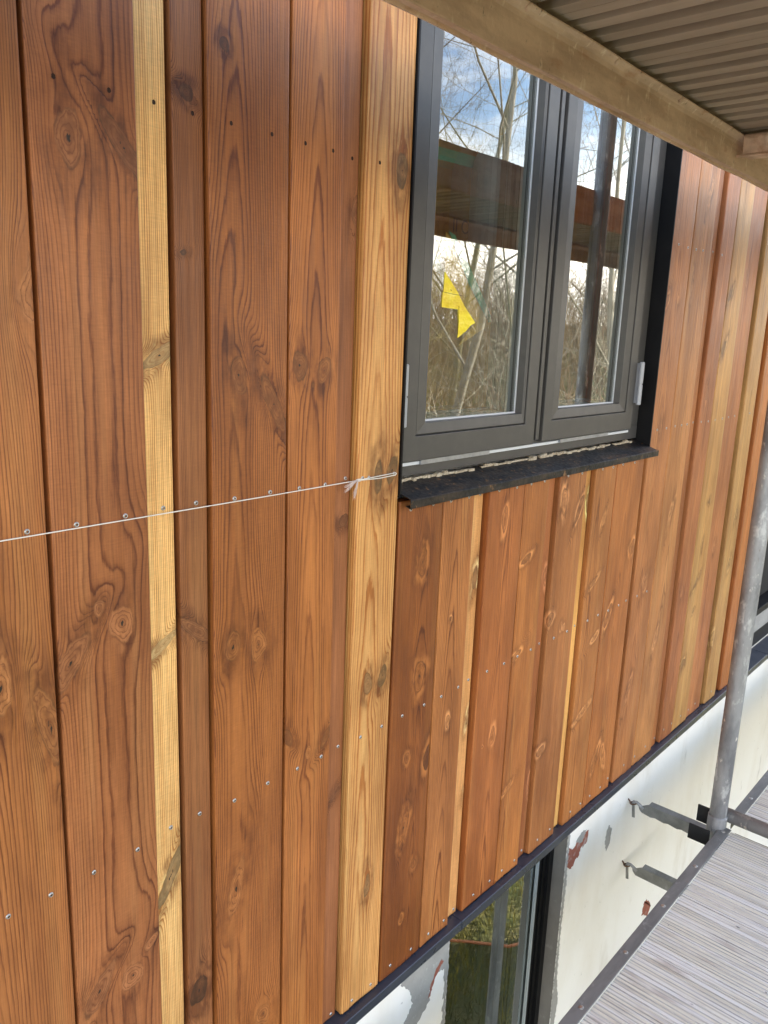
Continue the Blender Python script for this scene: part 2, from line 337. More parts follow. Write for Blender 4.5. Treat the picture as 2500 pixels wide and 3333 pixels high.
def glassmat():
    m = bpy.data.materials.new('window_glass'); m.use_nodes = True; nt = m.node_tree; nt.nodes.clear(); L = nt.links.new
    o = N(nt, 'ShaderNodeOutputMaterial'); g = N(nt, 'ShaderNodeBsdfGlossy'); g.inputs['Roughness'].default_value = 0.0; g.inputs['Color'].default_value = (.97, 1, .99, 1)
    t = N(nt, 'ShaderNodeBsdfTransparent'); t.inputs['Color'].default_value = (.96, .985, .975, 1)
    fr = N(nt, 'ShaderNodeFresnel'); fr.inputs['IOR'].default_value = 1.5
    k = N(nt, 'ShaderNodeMath', operation='MULTIPLY', use_clamp=True); k.inputs[1].default_value = 2.6
    a = N(nt, 'ShaderNodeMath', operation='ADD', use_clamp=True); a.inputs[1].default_value = .10
    mx = N(nt, 'ShaderNodeMixShader')
    tc = N(nt, 'ShaderNodeTexCoord'); nz = N(nt, 'ShaderNodeTexNoise'); nz.inputs['Scale'].default_value = 2.2; nz.inputs['Detail'].default_value = 1
    bp = N(nt, 'ShaderNodeBump'); bp.inputs['Strength'].default_value = .12; bp.inputs['Distance'].default_value = .006
    L(tc.outputs['Object'], nz.inputs[0]); L(nz.outputs[0], bp.inputs['Height']); L(bp.outputs[0], g.inputs['Normal'])
    L(fr.outputs[0], k.inputs[0]); L(k.outputs[0], a.inputs[0]); L(a.outputs[0], mx.inputs[0]); L(t.outputs[0], mx.inputs[1]); L(g.outputs[0], mx.inputs[2]); L(mx.outputs[0], o.inputs[0])
    return m
M_['glass'] = glassmat()
BOARDS = [
('S1',0.31,0.4435,0,[[0.1354,4.18,0.016,0.034,0,0.5],[0.1231,3.637,0.014,0.046,-12,1],[0.0643,3.708,0.014,0.03,0,0.8]],[[0.1085,3.899],[0.053,3.395],[0.1099,3.395]],[]),
('S2',0.449,0.5845,0,[[0.046,4.355,0.015,0.026,0,1],[0.1169,4.356,0.011,0.042,-38,1.2],[0.0586,3.78,0.007,0.01,0,1],[0.0916,3.751,0.015,0.024,0,0.6],[0.0152,3.715,0.012,0.042,35,1],[0.0327,3.197,0.012,0.036,38,1],[0.0869,3.189,0.014,0.02,0,0.6],[0.1204,3.229,0.007,0.012,45,0.9]],[[0.0324,3.898],[0.1009,3.899],[0.0331,3.396],[0.1019,3.397]],[[0.0307,4.415],[0.0987,4.416]]),
('S3',0.5845,0.6325,0.01,[[0.0303,4.108,0.008,0.03,62,1.3],[0.0243,3.698,0.006,0.03,58,1.1],[0.0287,3.316,0.008,0.052,28,1.5]],[[0.0298,3.899],[0.0297,3.398]],[[0.0302,4.419]]),
('S4',0.638,0.686,0.006,[[0.0211,4.44,0.007,0.011,-60,1.6],[0.0259,3.706,0.008,0.038,-50,1.0],[0.0199,3.074,0.012,0.024,10,2],[0.0132,4.243,0.003,0.005,80,1.5]],[[0.0282,3.9],[0.0264,3.4]],[[0.0315,4.417]]),
('S5',0.6905,0.832,0,[[0.0268,4.51,0.006,0.008,0,1.9],[0.048,4.081,0.013,0.024,-8,1.1],[0.1141,4.037,0.011,0.04,-25,1.1],[0.0351,3.663,0.012,0.02,20,1],[0.086,3.654,0.012,0.026,0,0.8],[0.0404,3.23,0.013,0.042,15,0.8],[0.099,2.937,0.015,0.018,0,0.5]],[[0.0399,3.899],[0.1091,3.9],[0.0374,3.397],[0.1075,3.398]],[[0.0368,4.416],[0.1085,4.416]]),
('S6',0.837,0.945,0,[[0.0215,4.094,0.012,0.022,0,1.2],[0.0742,4.086,0.01,0.019,10,1.1],[0.0504,4.063,0.003,0.004,0,1.4],[0.0534,3.417,0.007,0.01,0,0.9],[0.0035,3.465,0.008,0.016,-35,1.2],[0.0984,3.434,0.007,0.02,40,1.2]],[[0.0238,3.899],[0.0818,3.898],[0.0288,3.397],[0.0864,3.397]],[[0.0263,4.416],[0.0836,4.416]]),
('S7',0.945,0.993,0.013,[[0.0443,4.339,0.009,0.02,10,1.0],[0.0343,3.825,0.008,0.01,60,1.3],[0.0324,3.297,0.006,0.02,50,1.1]],[[0.0353,3.9],[0.0349,3.39],[0.0353,2.791]],[[0.031,4.416]]),
('S8',0.998,1.109,0,[[0.0865,4.413,0.011,0.026,0,1.6],[0.054,3.897,0.01,0.024,0,1.7],[0.0912,3.905,0.01,0.026,22,1.7],[0.0456,3.5,0.01,0.018,0,1.3],[0.0874,3.504,0.008,0.022,18,1.6],[0.0635,3.054,0.008,0.02,0,1.3]],[[0.012,3.899],[0.028,3.898],[0.0959,3.898],[0.0291,3.396],[0.0897,3.396],[0.0872,2.799],[0.0299,2.799]],[[0.0292,4.417]]),
('S9',1.116,1.249,0,[[0.0763,3.709,0.011,0.026,0,0.9],[0.0848,3.466,0.013,0.03,0,0.8],[0.0563,3.132,0.011,0.032,12,0.8],[0.0564,3.294,0.007,0.01,0,0.9],[0.0965,3.025,0.007,0.012,0,0.9],[0.063,2.905,0.005,0.007,0,0.8],[0.1264,3.271,0.01,0.024,10,1.2]],[[0.0341,3.396],[0.1043,3.396],[0.0314,3.823],[0.1002,3.824],[0.0323,2.805],[0.1026,2.802]],[]),
('S10',1.253,1.358,0,[[0.0439,3.566,0.005,0.006,0,1.3],[0.0547,3.328,0.007,0.014,0,1]],[[0.0259,3.395],[0.0863,3.397],[0.0213,3.823],[0.0836,3.823],[0.0286,2.803],[0.0866,2.804]],[]),
('S11',1.358,1.408,0.013,[[0.0381,3.634,0.009,0.026,10,1.5],[0.0477,3.308,0.007,0.024,15,1.2],[0.0615,3.126,0.007,0.022,20,1]],[[0.038,3.392],[0.0375,3.819],[0.038,2.795]],[]),
('S12',1.415,1.5535,0,[[0.064,3.753,0.01,0.027,0,1],[0.0775,3.222,0.009,0.024,0,0.7],[0.0381,3.21,0.003,0.004,0,1.8]],[[0.0351,3.4],[0.1054,3.398],[0.0334,3.823],[0.1051,3.821],[0.0438,2.806],[0.1145,2.806]],[]),
('S13',1.558,1.664,0,[[0.0265,3.642,0.007,0.022,70,1.2],[0.014,3.402,0.007,0.024,60,1.1],[0.021,3.046,0.006,0.024,60,1]],[[0.0211,3.399],[0.0814,3.399],[0.0233,3.822],[0.0821,3.822],[0.0275,2.806],[0.0873,2.805]],[]),
('S14',1.664,1.714,0.013,[[0.0438,3.571,0.012,0.022,0,0.9],[0.0535,2.99,0.011,0.03,0,1]],[[0.038,3.394],[0.038,2.799]],[]),
('S15',1.718,1.851,0,[[0.0273,3.76,0.012,0.034,0,0.9],[0.1096,3.73,0.01,0.032,30,1.2],[0.0084,3.457,0.012,0.018,20,1.1],[0.0658,3.421,0.005,0.01,0,1],[0.0826,3.416,0.004,0.008,0,1],[0.0162,3.087,0.01,0.018,60,1.1]],[[0.0333,3.399],[0.1018,3.399],[0.0346,3.822],[0.1052,3.821],[0.0431,2.808],[0.109,2.808]],[]),
('S16',1.851,1.898,0.013,[[0.0434,3.734,0.008,0.024,0,1.5]],[[0.035,3.394]],[]),
('S17',1.903,2.019,0,[[0.0696,3.679,0.007,0.024,20,0.9],[0.0444,3.507,0.007,0.022,60,1.1],[0.086,3.337,0.006,0.02,60,1],[0.0525,3.118,0.008,0.03,65,1]],[[0.0302,3.4],[0.0913,3.401],[0.0326,3.82],[0.0934,3.819],[0.0408,2.809],[0.1023,2.807]],[]),
('S18',2.023,2.192,0,[[0.1481,3.565,0.012,0.022,10,1.1],[0.0338,3.38,0.01,0.034,30,1.1],[0.0492,2.927,0.01,0.036,25,1.1],[0.1031,2.916,0.009,0.032,-15,0.9]],[[0.0335,3.399],[0.0999,3.399],[0.1479,3.402],[0.0324,3.821],[0.1063,3.819],[0.0399,2.807],[0.108,2.806],[0.157,2.816]],[]),
('S19',2.2165,2.358,0,[[0.0881,4.27,0.007,0.016,0,0.9],[0.0004,4.253,0.01,0.03,30,1.2],[0.0646,3.909,0.01,0.02,0,1.1],[0.0771,3.433,0.012,0.024,0,1],[0.0403,3.074,0.011,0.04,20,1]],[[0.031,3.399],[0.1018,3.398],[0.0425,3.902],[0.1085,3.903],[0.0467,4.415],[0.1134,4.413],[0.0767,2.815]],[]),
('S20',2.362,2.51,0,[[0.093,4.581,0.008,0.04,18,0.9],[0.0318,4.314,0.005,0.04,0,1.2],[0.0765,3.63,0.008,0.046,16,0.9],[0.0728,3.222,0.008,0.046,16,0.9]],[[0.0266,3.905],[0.0765,3.905],[0.1204,3.905],[0.0298,4.414],[0.0818,4.416],[0.012,2.813],[0.0949,2.817]],[]),
('S21',2.51,2.564,0.008,[],[[0.042,3.906],[0.0336,4.422],[0.042,2.809]],[]),
('S22',2.581,2.689,0,[[0.0393,3.995,0.01,0.022,0,1.1],[0.0351,3.323,0.009,0.018,0,1],[-0.0403,2.907,0.009,0.024,0,0.9],[-0.0443,4.486,0.009,0.022,0,1]],[[0.019,3.906],[0.0816,3.904],[0.0199,4.418],[0.0274,2.823],[0.096,2.822]],[]),
('S23',2.692,2.824,0,[[0.0257,4.306,0.009,0.026,38,1.5],[0.0286,4.14,0.009,0.026,38,1.5],[0.0796,3.623,0.008,0.01,70,1.5],[0.066,3.468,0.005,0.016,0,1.3],[0.0461,3.33,0.008,0.024,50,1.3],[0.0591,3.228,0.006,0.01,50,1.2],[0.0219,3.04,0.012,0.018,60,1.3]],[[0.0319,3.905],[0.1009,3.906],[0.0689,2.821]],[]),
('S24',2.824,2.972,0.006,[[-0.0168,3.97,0.012,0.022,0,1.3],[0.0762,3.433,0.008,0.02,0,1],[0.0522,4.366,0.008,0.016,0,1.1]],[[0.0469,3.906],[0.1089,3.907],[0.0286,2.811],[0.095,2.813]],[]),
('S25',3.003,3.1225,0,[[0.0733,3.529,0.01,0.022,0,1.2],[0.0724,3.34,0.012,0.02,0,1.2],[0.0024,3.053,0.01,0.03,0,1]],[[0.0713,3.91],[0.0697,2.815]],[]),
('S26',3.1225,3.17,0.013,[],[],[]),
('S27',3.177,3.3,0,[],[],[]),
]
# style per board: sRGB colour, pith offset c (fraction of width), pith depth p, ring spacing, tilt, wander, line contrast, label
ST = {
'S1': ((176,112,68), .2, .030, .0042, .012, .006, .9, 'brown cladding board at the left edge of the photo, with a big oval knot near its lower right'),
'S2': ((172,108,70), .55, .050, .0046, .010, .005, .8, 'widest reddish brown board, second from the left, round knot near its top and two drilled holes'),
'S3': ((238,198,132), -2.6, .03, .0048, .004, .002, 1.5, 'leftmost pale yellow board, narrow, with three slanting knots'),
'S4': ((158,101,66), -1.5, .03, .0034, .006, .003, .8, 'narrow dull brown board just right of the leftmost pale board'),
'S5': ((170,104,58), .35, .038, .0042, .014, .006, 1.0, 'brown board with two oval knots side by side below the string, right of the narrow dull brown board'),
'S6': ((186,116,66), .5, .018, .0050, .018, .003, 1.0, 'orange brown board with a twin pair of cracked knots at eye height and a long pointed grain arch'),
'S7': ((168,108,76), -1.2, .02, .0026, .004, .002, .9, 'narrow recessed brown board with fine straight grain, left of the honey coloured board by the window'),
'S8': ((220,166,102), .35, .040, .0056, .010, .004, 1.3, 'honey coloured board along the left side of the window, where the string is tied'),
'S9': ((148,86,42), .6, .016, .0030, .010, .005, 1.0, 'darkest brown board under the left end of the window sill, with a column of pale oval knots'),
'S10': ((182,118,72), .5, .05, .0034, .010, .004, .9, 'plain brown board under the sill, between the darkest board and the wavy yellow one'),
'S11': ((222,168,108), -2.2, .02, .0026, .004, .004, .9, 'recessed yellow board with wavy grain under the left half of the sill'),
'S12': ((178,108,62), .6, .028, .0036, .012, .004, .9, 'reddish brown board under the sill with one large oval knot just below it'),
'S13': ((186,118,68), .2, .03, .0040, .010, .004, .7, 'orange brown board under the middle of the sill with slanting branch knots'),
'S14': ((176,110,74), -.6, .03, .0034, .006, .003, .7, 'narrow recessed brown board under the middle of the sill'),
'S15': ((178,116,74), .7, .02, .0042, .014, .004, .7, 'brown board under the sill with a long dark knot on its upper left edge'),
'S16': ((234,184,110), -1.8, .02, .0030, .004, .002, .9, 'slim bright yellow strip under the right half of the sill'),
'S17': ((186,122,74), .3, .03, .0040, .010, .004, .7, 'brown board just right of the slim bright yellow strip'),
'S18': ((182,114,66), .5, .012, .0042, .016, .003, .7, 'wide brown board under the right end of the sill'),
'S19': ((184,120,78), .4, .05, .0040, .012, .006, .6, 'light brown board that runs down along the right side of the window'),
'S20': ((196,134,88), .6, .03, .0046, .012, .004, .6, 'tan board with long slanting pale grain scars, second to the right of the window'),
'S21': ((176,110,66), -.8, .02, .0036, .004, .002, .5, 'slim flat orange brown board, third to the right of the window'),
'S22': ((184,116,76), .5, .02, .0034, .012, .004, .8, 'brown board with bold striped grain, fourth to the right of the window'),
'S23': ((200,150,98), .4, .02, .0044, .010, .004, .5, 'yellowish board with dark slanted knots, fifth to the right of the window'),
'S24': ((184,118,78), .4, .03, .0046, .010, .004, .5, 'plain brown board left of the greenish yellow board near the scaffold tube'),
'S25': ((198,152,102), .5, .012, .0044, .012, .003, .7, 'greenish yellow board near the grey scaffold tube'),
'S26': ((172,102,62), -.8, .02, .0036, .004, .002, .5, 'slim recessed brown strip between the greenish yellow board and the last board'),
'S27': ((186,116,66), .4, .03, .0044, .010, .003, .5, 'last orange brown board, partly behind the grey scaffold tube'),
}
wallroot = empty('board_cladding', (0, 0, 2.78), 'vertical timber cladding of brown and pale yellow boards of mixed widths around the grey window', 'cladding')
def screw_mesh():
    prof = [(0, .0004), (.0012, .0004), (.0016, -.0014), (.0028, -.0013), (.0036, 0)]
    mb = MB(); seg = 14
    for r_, y_ in prof[1:]:
        mb.v += [(r_*math.cos(2*math.pi*k/seg), y_, r_*math.sin(2*math.pi*k/seg)) for k in range(seg)]
    c = len(mb.v); mb.v.append((0, prof[0][1], 0))
    for k in range(seg): mb.f.append((c, k, (k+1) % seg)); mb.m.append(1)
    for j in range(3):
        for k in range(seg): mb.f.append((j*seg+k, (j+1)*seg+k, (j+1)*seg+(k+1) % seg, j*seg+(k+1) % seg)); mb.m.append(1 if j == 0 else 0)
    me = bpy.data.meshes.new('screw'); me.from_pydata(mb.v, [], mb.f); me.update()
    me.materials.append(M_['screw']); me.materials.append(M_['recess']); me.polygons.foreach_set('material_index', mb.m)
    for p in me.polygons: p.use_smooth = True
    return me
SCREW = screw_mesh()
def hole_mesh():
    seg = 12; v = [(.0025*math.cos(2*math.pi*k/seg)*(1+.15*math.sin(3*k)), -.0004, .0031*math.sin(2*math.pi*k/seg)) for k in range(seg)]
    v += [(x*.7, .0, z*.7) for x, y, z in v] + [(0, 0, 0)]
    f = [(k, (k+1) % seg, seg+(k+1) % seg, seg+k) for k in range(seg)] + [(seg+k, seg+(k+1) % seg, 2*seg) for k in range(seg)]
    me = bpy.data.meshes.new('screw_hole'); me.from_pydata(v, [], f); me.update(); me.materials.append(M_['hole']); return me
HOLE = hole_mesh()
seed = 1
for (n, xl, xr, d, knots, scr, holes) in BOARDS:
    seed += 1
    col, c, p, sp, tilt, wand, lines, lab = ST[n]
    short = n in ('S9','S10','S11','S12','S13','S14','S15','S16','S17','S18')
    zt = 3.842 if short else 5.45
    near = xl < 1.12
    m = wood('wood_board', tuple(v*k for v, k in zip(lin(col), ((1.14, 1.10, 1.02) if n in ('S3','S11','S16') else (1.04, 1.03, .96) if n == 'S8' else ((1.04, 1.05, .80) if xl < 1.0 else (1.06, 1.04, .78))))), lines=lines, glowk=1.0 if short else .35 if near else .7, saw=.14 if n in ('S2', 'S3', 'S5', 'S11') else .07, dark=(.62, .42, .26) if n in ('S3','S8','S11','S16') else (.40, .29, .23))
    if near: knots = [(a_, b_, c_*1.12, d_*1.12, e_, f_*1.12) for a_, b_, c_, d_, e_, f_ in knots]
    me = board_mesh('cladding_board', xl, xr, d, 2.784, zt, knots, c*(xr-xl), p, sp*.72, tilt, wand, .0035 if near else .005, .0045 if near else .0065, seed)
    me.materials.append(m)
    o = bpy.data.objects.new('cladding_board', me); COL.objects.link(o); o.parent = wallroot; o.matrix_parent_inverse = Matrix.Translation((0, 0, -2.78)); o['label'] = lab
    for (u, z) in scr:
        s = bpy.data.objects.new('screw', SCREW); COL.objects.link(s); s.parent = o; s.location = (xl+u, d-.0002, z); s.rotation_euler = (random.uniform(-.12, .12), random.uniform(0, 3), random.uniform(-.12, .12))
    for (u, z) in holes:
        s = bpy.data.objects.new('screw_hole', HOLE); COL.objects.link(s); s.parent = o; s.location = (xl+u, d-.0001, z)
# boards further left on the same wall (outside the photo)
for i in range(3):
    seed += 1; x1 = .305-.14*i
    me = board_mesh('cladding_board', x1-.135, x1, 0, 2.784, 5.45, [(.05+.02*i, 3.3+.5*i, .012, .026, 0, 1)], .06, .04, .0045, .012, .005, .006, .01, seed)
    me.materials.append(wood('wood_board', tuple(v*.92 for v in lin((176-8*i, 112-6*i, 68))), lines=.9))
    o = bpy.data.objects.new('cladding_board', me); COL.objects.link(o); o.parent = wallroot; o.matrix_parent_inverse = Matrix.Translation((0, 0, -2.78))
# dark backing sheet behind the boards, added to make the gaps black
mb = MB()
for a, b_, z0, z1 in ((-.12, 1.108, 2.80, 5.45), (1.108, 2.216, 2.80, 3.83), (2.216, 3.302, 2.80, 5.45)): mb.box(a, b_, .0232, .058, z0, z1)
mb.box(3.302, 5.0, .03, .058, 5.1, 5.45)
mb.box(1.109, 2.215, .004, .058, 5.06, 5.45)
mb.build('dark_gap_backing', M_['membrane'], wallroot)

# ------------------------------------------------------------ base flashing under the boards
fl = empty('drip_flashing', (0, 0, 2.77), 'long dark metal drip flashing with reflected sky blue in its colour, running under the lower ends of the boards', 'flashing')
prof = [(.058, 2.7830), (-.0150, 2.7790), (-.0165, 2.7775), (-.0165, 2.7550), (-.012, 2.7530), (-.012, 2.7545), (-.0148, 2.7565), (-.0148, 2.7760), (-.013, 2.7775), (.058, 2.7815)]
joints = [-.2, 1.405, 2.47, 3.765, 5.0, 5.85]
for i in range(5):
    m2 = MB(); off = .0012 if i % 2 else 0
    m2.ext_x([(y-off, z+off) for y, z in prof], joints[i]-(.012 if i % 2 else 0), joints[i+1]+(.012 if i % 2 else 0)); m2.build('flashing_length', M_['flash'], fl)

# ------------------------------------------------------------ upper window (two outward opening sashes)
win = empty('casement_window', (1.66, .04, 3.87), 'dark grey double casement window with yellow foil behind the left pane', 'window')
zt = 5.04
fr = MB()
fr.box(1.114, 2.210, .040, .110, 3.878, 3.915)              # bottom rail
fr.box(1.114, 1.160, .0405, .110, 3.915, zt); fr.box(2.122, 2.210, .0405, .110, 3.915, zt); fr.box(1.160, 2.122, .0405, .110, zt-.05, zt)
fr.build('window_frame', M_['sash'], win, bevel=.0012)
mu = MB(); mu.box(1.6285, 1.6425, .0265, .109, 3.9165, zt-.051); mu.box(1.60, 1.668, .0405, .1095, 3.9165, zt-.052)
mu.build('mullion', M_['sash'], win, bevel=.001)
rv = MB(); rv.box(1.1095, 1.1135, -.0035, .118, 3.851, zt+.005); rv.box(2.2105, 2.2145, -.0035, .118, 3.851, zt+.005); rv.box(1.1095, 2.2145, -.0035, .118, zt+.0055, zt+.0095)
rv.build('reveal_lining', M_['black'], win)
def sash(x0, x1, ox0, ox1, z0, oz0):
    z1 = zt-.006; oz1 = zt-.08
    s = MB(); yo, yb = .0245, .075; bw = .038
    def ring_(ax0, ax1, az0, az1, bx0, bx1, bz0, bz1, y, y2, y3):
        """mitred frame: outer rectangle a at depth y, inner rectangle b at depth y2, inner wall back to y3, outer wall back to yb"""
        A = [(ax0, az0), (ax1, az0), (ax1, az1), (ax0, az1)]; B = [(bx0, bz0), (bx1, bz0), (bx1, bz1), (bx0, bz1)]
        v = [(x, y, z) for x, z in A]+[(x, y2, z) for x, z in B]+[(x, y3, z) for x, z in B]+[(x, yb, z) for x, z in A]
        f = []
        for i in range(4):
            j = (i+1) % 4
            f += [(i, j, 4+j, 4+i), (4+i, 4+j, 8+j, 8+i), (12+i, 12+j, j, i), (8+i, 8+j, 12+j, 12+i)]
        return v, f
    v, f = ring_(x0, x1, z0, z1, x0+bw, x1-bw-.004, z0+bw+.010, z1-bw, yo, yo, .034); s.add(v, f)
    so = s.build('sash', M_['sash'], win, bevel=.0012)
    g = MB(); v, f = ring_(x0+bw+.001, x1-bw-.005, z0+bw+.011, z1-bw-.001, x0+bw+.0035, x1-bw-.0075, z0+bw+.0135, z1-bw-.0035, .030, .030, .034); g.add(v, f); 
    g.build('seal_groove', M_['sash_line'], win)
    b = MB(); v, f = ring_(x0+bw+.003, x1-bw-.007, z0+bw+.013, z1-bw-.003, ox0, ox1, oz0, oz1, .0268, .0295, .049); b.add(v, f); b.build('glazing_bead', M_['sash'], win, bevel=.0008)
    # glazing: outer and inner pane, spacer and pale seals
    for y_, nm in ((.0500, 'glass_pane'), (.0880, 'glass_pane')):
        q = MB(); q.add([(ox0-.01, y_, oz0-.01), (ox1+.01, y_, oz0-.01), (ox1+.01, y_, oz1+.01), (ox0-.01, y_, oz1+.01)], [(0, 1, 2, 3)]); q.build(nm, M_['glass'], win)
    e = MB()
    e.box(ox1-.0035, ox1+.001, .0470, .0492, oz0, oz1); e.box(ox0, ox1-.0035, .0470, .0492, oz0-.001, oz0+.0035)
    e.build('edge_seal', M_['bead'], win)
    sp = MB(); t = .004
    for (ya, yb_, mi, dd) in ((.0510, .0600, 0, 0), (.0603, .0625, 2, -.001), (.0628, .0760, 1, 0), (.0763, .0785, 2, -.001), (.0788, .0872, 0, 0), (.0888, .1020, 0, .008), (.1023, .1045, 2, .007), (.1048, .1180, 0, .016)):
        sp.box(ox1-dd, ox1+.03, ya, yb_, oz0-.02, oz1+.02, mi); sp.box(ox0-.03, ox0+dd*.5, ya, yb_, oz0-.02, oz1+.02, mi); sp.box(ox0+.0005+dd*.5, ox1-.0005-dd, ya, yb_, oz0-.03, oz0+dd*.5, mi)
    sp.build('inner_frame', [M_['inner'], M_['inner2'], M_['gap_black']], win)
sash(1.145, 1.6165, 1.216, 1.5640, 3.909, 3.981)
sash(1.6545, 2.1345, 1.727, 2.0560, 3.911, 3.984)
g = MB(); g.box(1.6175, 1.6275, .034, .040, 3.92, zt-.05); g.box(1.6435, 1.6535, .034, .040, 3.92, zt-.05); g.box(1.136, 1.1445, .034, .040, 3.92, zt-.05); g.box(2.1355, 2.140, .034, .040, 3.92, zt-.05)
g.build('sash_gap_strip', M_['gap_black'], win)  # plain black strips filling the gaps beside the sashes
# pale strips in the gap below the sashes
e = MB(); e.box(1.116, 2.135, .0315, .0398, 3.9002, 3.9065); e.build('threshold_strip', M_['bead'], win)
e = MB(); e.box(1.205, 1.44, .0262, .0312, 3.9000, 3.9085); e.box(1.745, 2.00, .0262, .0312, 3.9010, 3.9095); e.build('latch_rail', M_['alu'], win)
for xx, z0, zm, z1 in ((1.1305, 3.979, 4.035, 4.094), (2.1420, 3.978, 4.035, 4.095)):
    h = MB(); 
    h.tube([(xx, .014, z0), (xx, .014, z0+.001), (xx, .014, zm-.0015)], [.0055, .0068, .0068], 16); h.tube([(xx, .014, zm+.0015), (xx, .014, z1-.002), (xx, .014, z1)], [.0068, .0068, .0055], 16); h.tube([(xx, .014, zm-.002), (xx, .014, zm+.002)], .0045, 12)
    h.box(xx-.001, xx+.009, .015, .0405, z0+.004, z1-.004)
    h.build('hinge', M_['hinge'], win, bevel=.0006)
# sill: sloping sheet, front drip and folded lip
sl_ = MB(); prof = [(.046, 3.8735), (-.0285, 3.8505), (-.0300, 3.8490), (-.0300, 3.8350), (-.0285, 3.8335), (-.0180, 3.8370), (-.0180, 3.8385), (-.0280, 3.8352), (-.0285, 3.8365), (-.0285, 3.8480), (-.0270, 3.8495), (.046, 3.8720)]
sl_.ext_x(prof, 1.1145, 2.2100)
sl_.ext_x([(y-.0001, z-.0001) for y, z in prof if y < -.001], 1.1105, 1.1144); sl_.ext_x([(y-.0001, z-.0001) for y, z in prof if y < -.001], 2.2101, 2.2155)
sill = sl_.build('sill', M_['sill'], win)
fo = MB(); x = 1.116
while x < 2.16:
    w_ = random.uniform(.008, .035); h_ = random.choice([.001, .002, .003, .006])*random.uniform(.6, 1.2)
    if random.random() < .86:
        n = 5; pts = [(x+w_*i/n, 3.8725+h_*random.uniform(.35, 1)) for i in range(n+1)]
        fo.ext_y([(x, 3.866)]+[(x+w_, 3.866)]+pts[::-1], .0400-random.uniform(.004, .011), .0399)
    x += w_
fo.build('insulation_foam', M_['foam'], win)
# ------------------------------------------------------------ rendered wall below, with the lower window opening
lw = empty('rendered_wall', (0, .06, 0), 'old white rendered wall below the cladding, with flaked paint and red brick showing', 'wall')
wx0, wx1 = 1.458, 2.072; wz0 = .75; wzt = 2.757
def wallgrid():
    m = MB()
    m.box(-6, wx0, .06, .36, -.3, 2.80); m.box(wx1, 5.85, .06, .36, -.3, 2.80); m.box(wx0, wx1, .06, .36, -.3, wz0); m.box(wx0, wx1, .06, .36, 2.72, 2.80)
    return m
wallgrid().build('wall', M_['wall'], lw)
def ragged(poly, step=.006, amp=.004, seed=1):
    rr = random.Random(seed); out = []
    for i in range(len(poly)):
        a, b_ = poly[i], poly[(i+1) % len(poly)]; L_ = math.hypot(b_[0]-a[0], b_[1]-a[1]); k = max(1, int(L_/step))
        for j in range(k):
            t = j/k; out.append((a[0]+(b_[0]-a[0])*t+rr.uniform(-amp, amp), a[1]+(b_[1]-a[1])*t+rr.uniform(-amp, amp)))
    return out
def patch(poly, m, y=.0590, seed=1, amp=.004, name='bare_patch', label=None):
    P = ragged(poly, seed=seed, amp=amp)
    q = MB(); q.ext_y(P, y, .0605); o = q.build(name, m, lw)
    if label: o['label'] = label
    return o
patch([(2.087,2.586),(2.115,2.570),(2.134,2.580),(2.150,2.600),(2.215,2.590),(2.205,2.549),(2.171,2.543),(2.148,2.520),(2.105,2.500),(2.083,2.52)], M_['brick'], .0588, 3, .006, label='rust red brick patch at the upper corner beside the lower window')
patch([(2.13,2.585),(2.16,2.605),(2.20,2.60),(2.175,2.565)], M_['render'], .0584, 5, .004)
patch([(2.80,1.985),(2.83,1.97),(2.872,1.925),(2.85,1.89),(2.79,1.93)], M_['brick'], .0588, 4, .006, label='red brick patch low on the wall behind the deck edge')
patch([(1.25,2.70),(1.4575,2.70),(1.4575,1.2),(1.440,1.2),(1.442,2.30),(1.446,2.50),(1.438,2.565),(1.405,2.578),(1.385,2.55),(1.383,2.51),(1.36,2.49),(1.33,2.47),(1.315,2.42),(1.28,2.36),(1.25,2.40),(1.28,2.50),(1.315,2.55),(1.30,2.60),(1.27,2.63)], M_['render'], .0590, 6, .004, label='grey cement patch left of the lower window')
patch([(1.405,2.592),(1.43,2.605),(1.437,2.592),(1.415,2.580),(1.395,2.55),(1.385,2.52),(1.378,2.52),(1.385,2.55)], M_['brick'], .0586, 7, .003)
patch([(2.0725,2.70),(2.0725,1.3),(2.10,1.3),(2.092,1.8),(2.112,2.0),(2.090,2.10),(2.084,2.3),(2.090,2.45),(2.083,2.55),(2.085,2.70)], M_['render'], .0590, 9, .003)
patch([(2.36,2.515),(2.375,2.53),(2.40,2.50),(2.395,2.45),(2.37,2.43),(2.355,2.47)], M_['render'], .0592, 11, .003)
# lower window
lo = empty('ground_floor_window', (1.765, .11, wz0), 'dark framed window in the white wall below the flashing, grass mirrored in its glass', 'window')
q = MB()
q.box(wx1-.0005, wx1+.03, .0612, .3, wz0, 2.72); q.box(wx0-.03, wx0+.0005, .0612, .3, wz0, 2.72); q.build('reveal', M_['reveal'], lo)
q = MB()
q.box(2.045, 2.0710, .102, .20, wz0, 2.72); q.box(2.030, 2.0445, .113, .20, wz0, 2.72); q.box(2.012, 2.0295, .120, .20, wz0, 2.72)
q.box(1.459, 1.470, .110, .20, wz0, 2.72); q.box(1.470, 2.012, .122, .20, 2.66, 2.72); q.box(1.470, 2.012, .122, .20, wz0, wz0+.06)
q.build('window_frame', M_['black'], lo, bevel=.001)
q = MB(); q.box(2.0035, 2.0115, .118, .126, wz0, 2.66); q.build('edge_seal', M_['inner2'], lo)
for y_ in (.1300, .1680):
    q = MB(); q.add([(1.47, y_, wz0+.06), (2.0115, y_, wz0+.06), (2.0115, y_, 2.66), (1.47, y_, 2.66)], [(0, 1, 2, 3)]); q.build('glass_pane', M_['glass'], lo)
sp = MB()
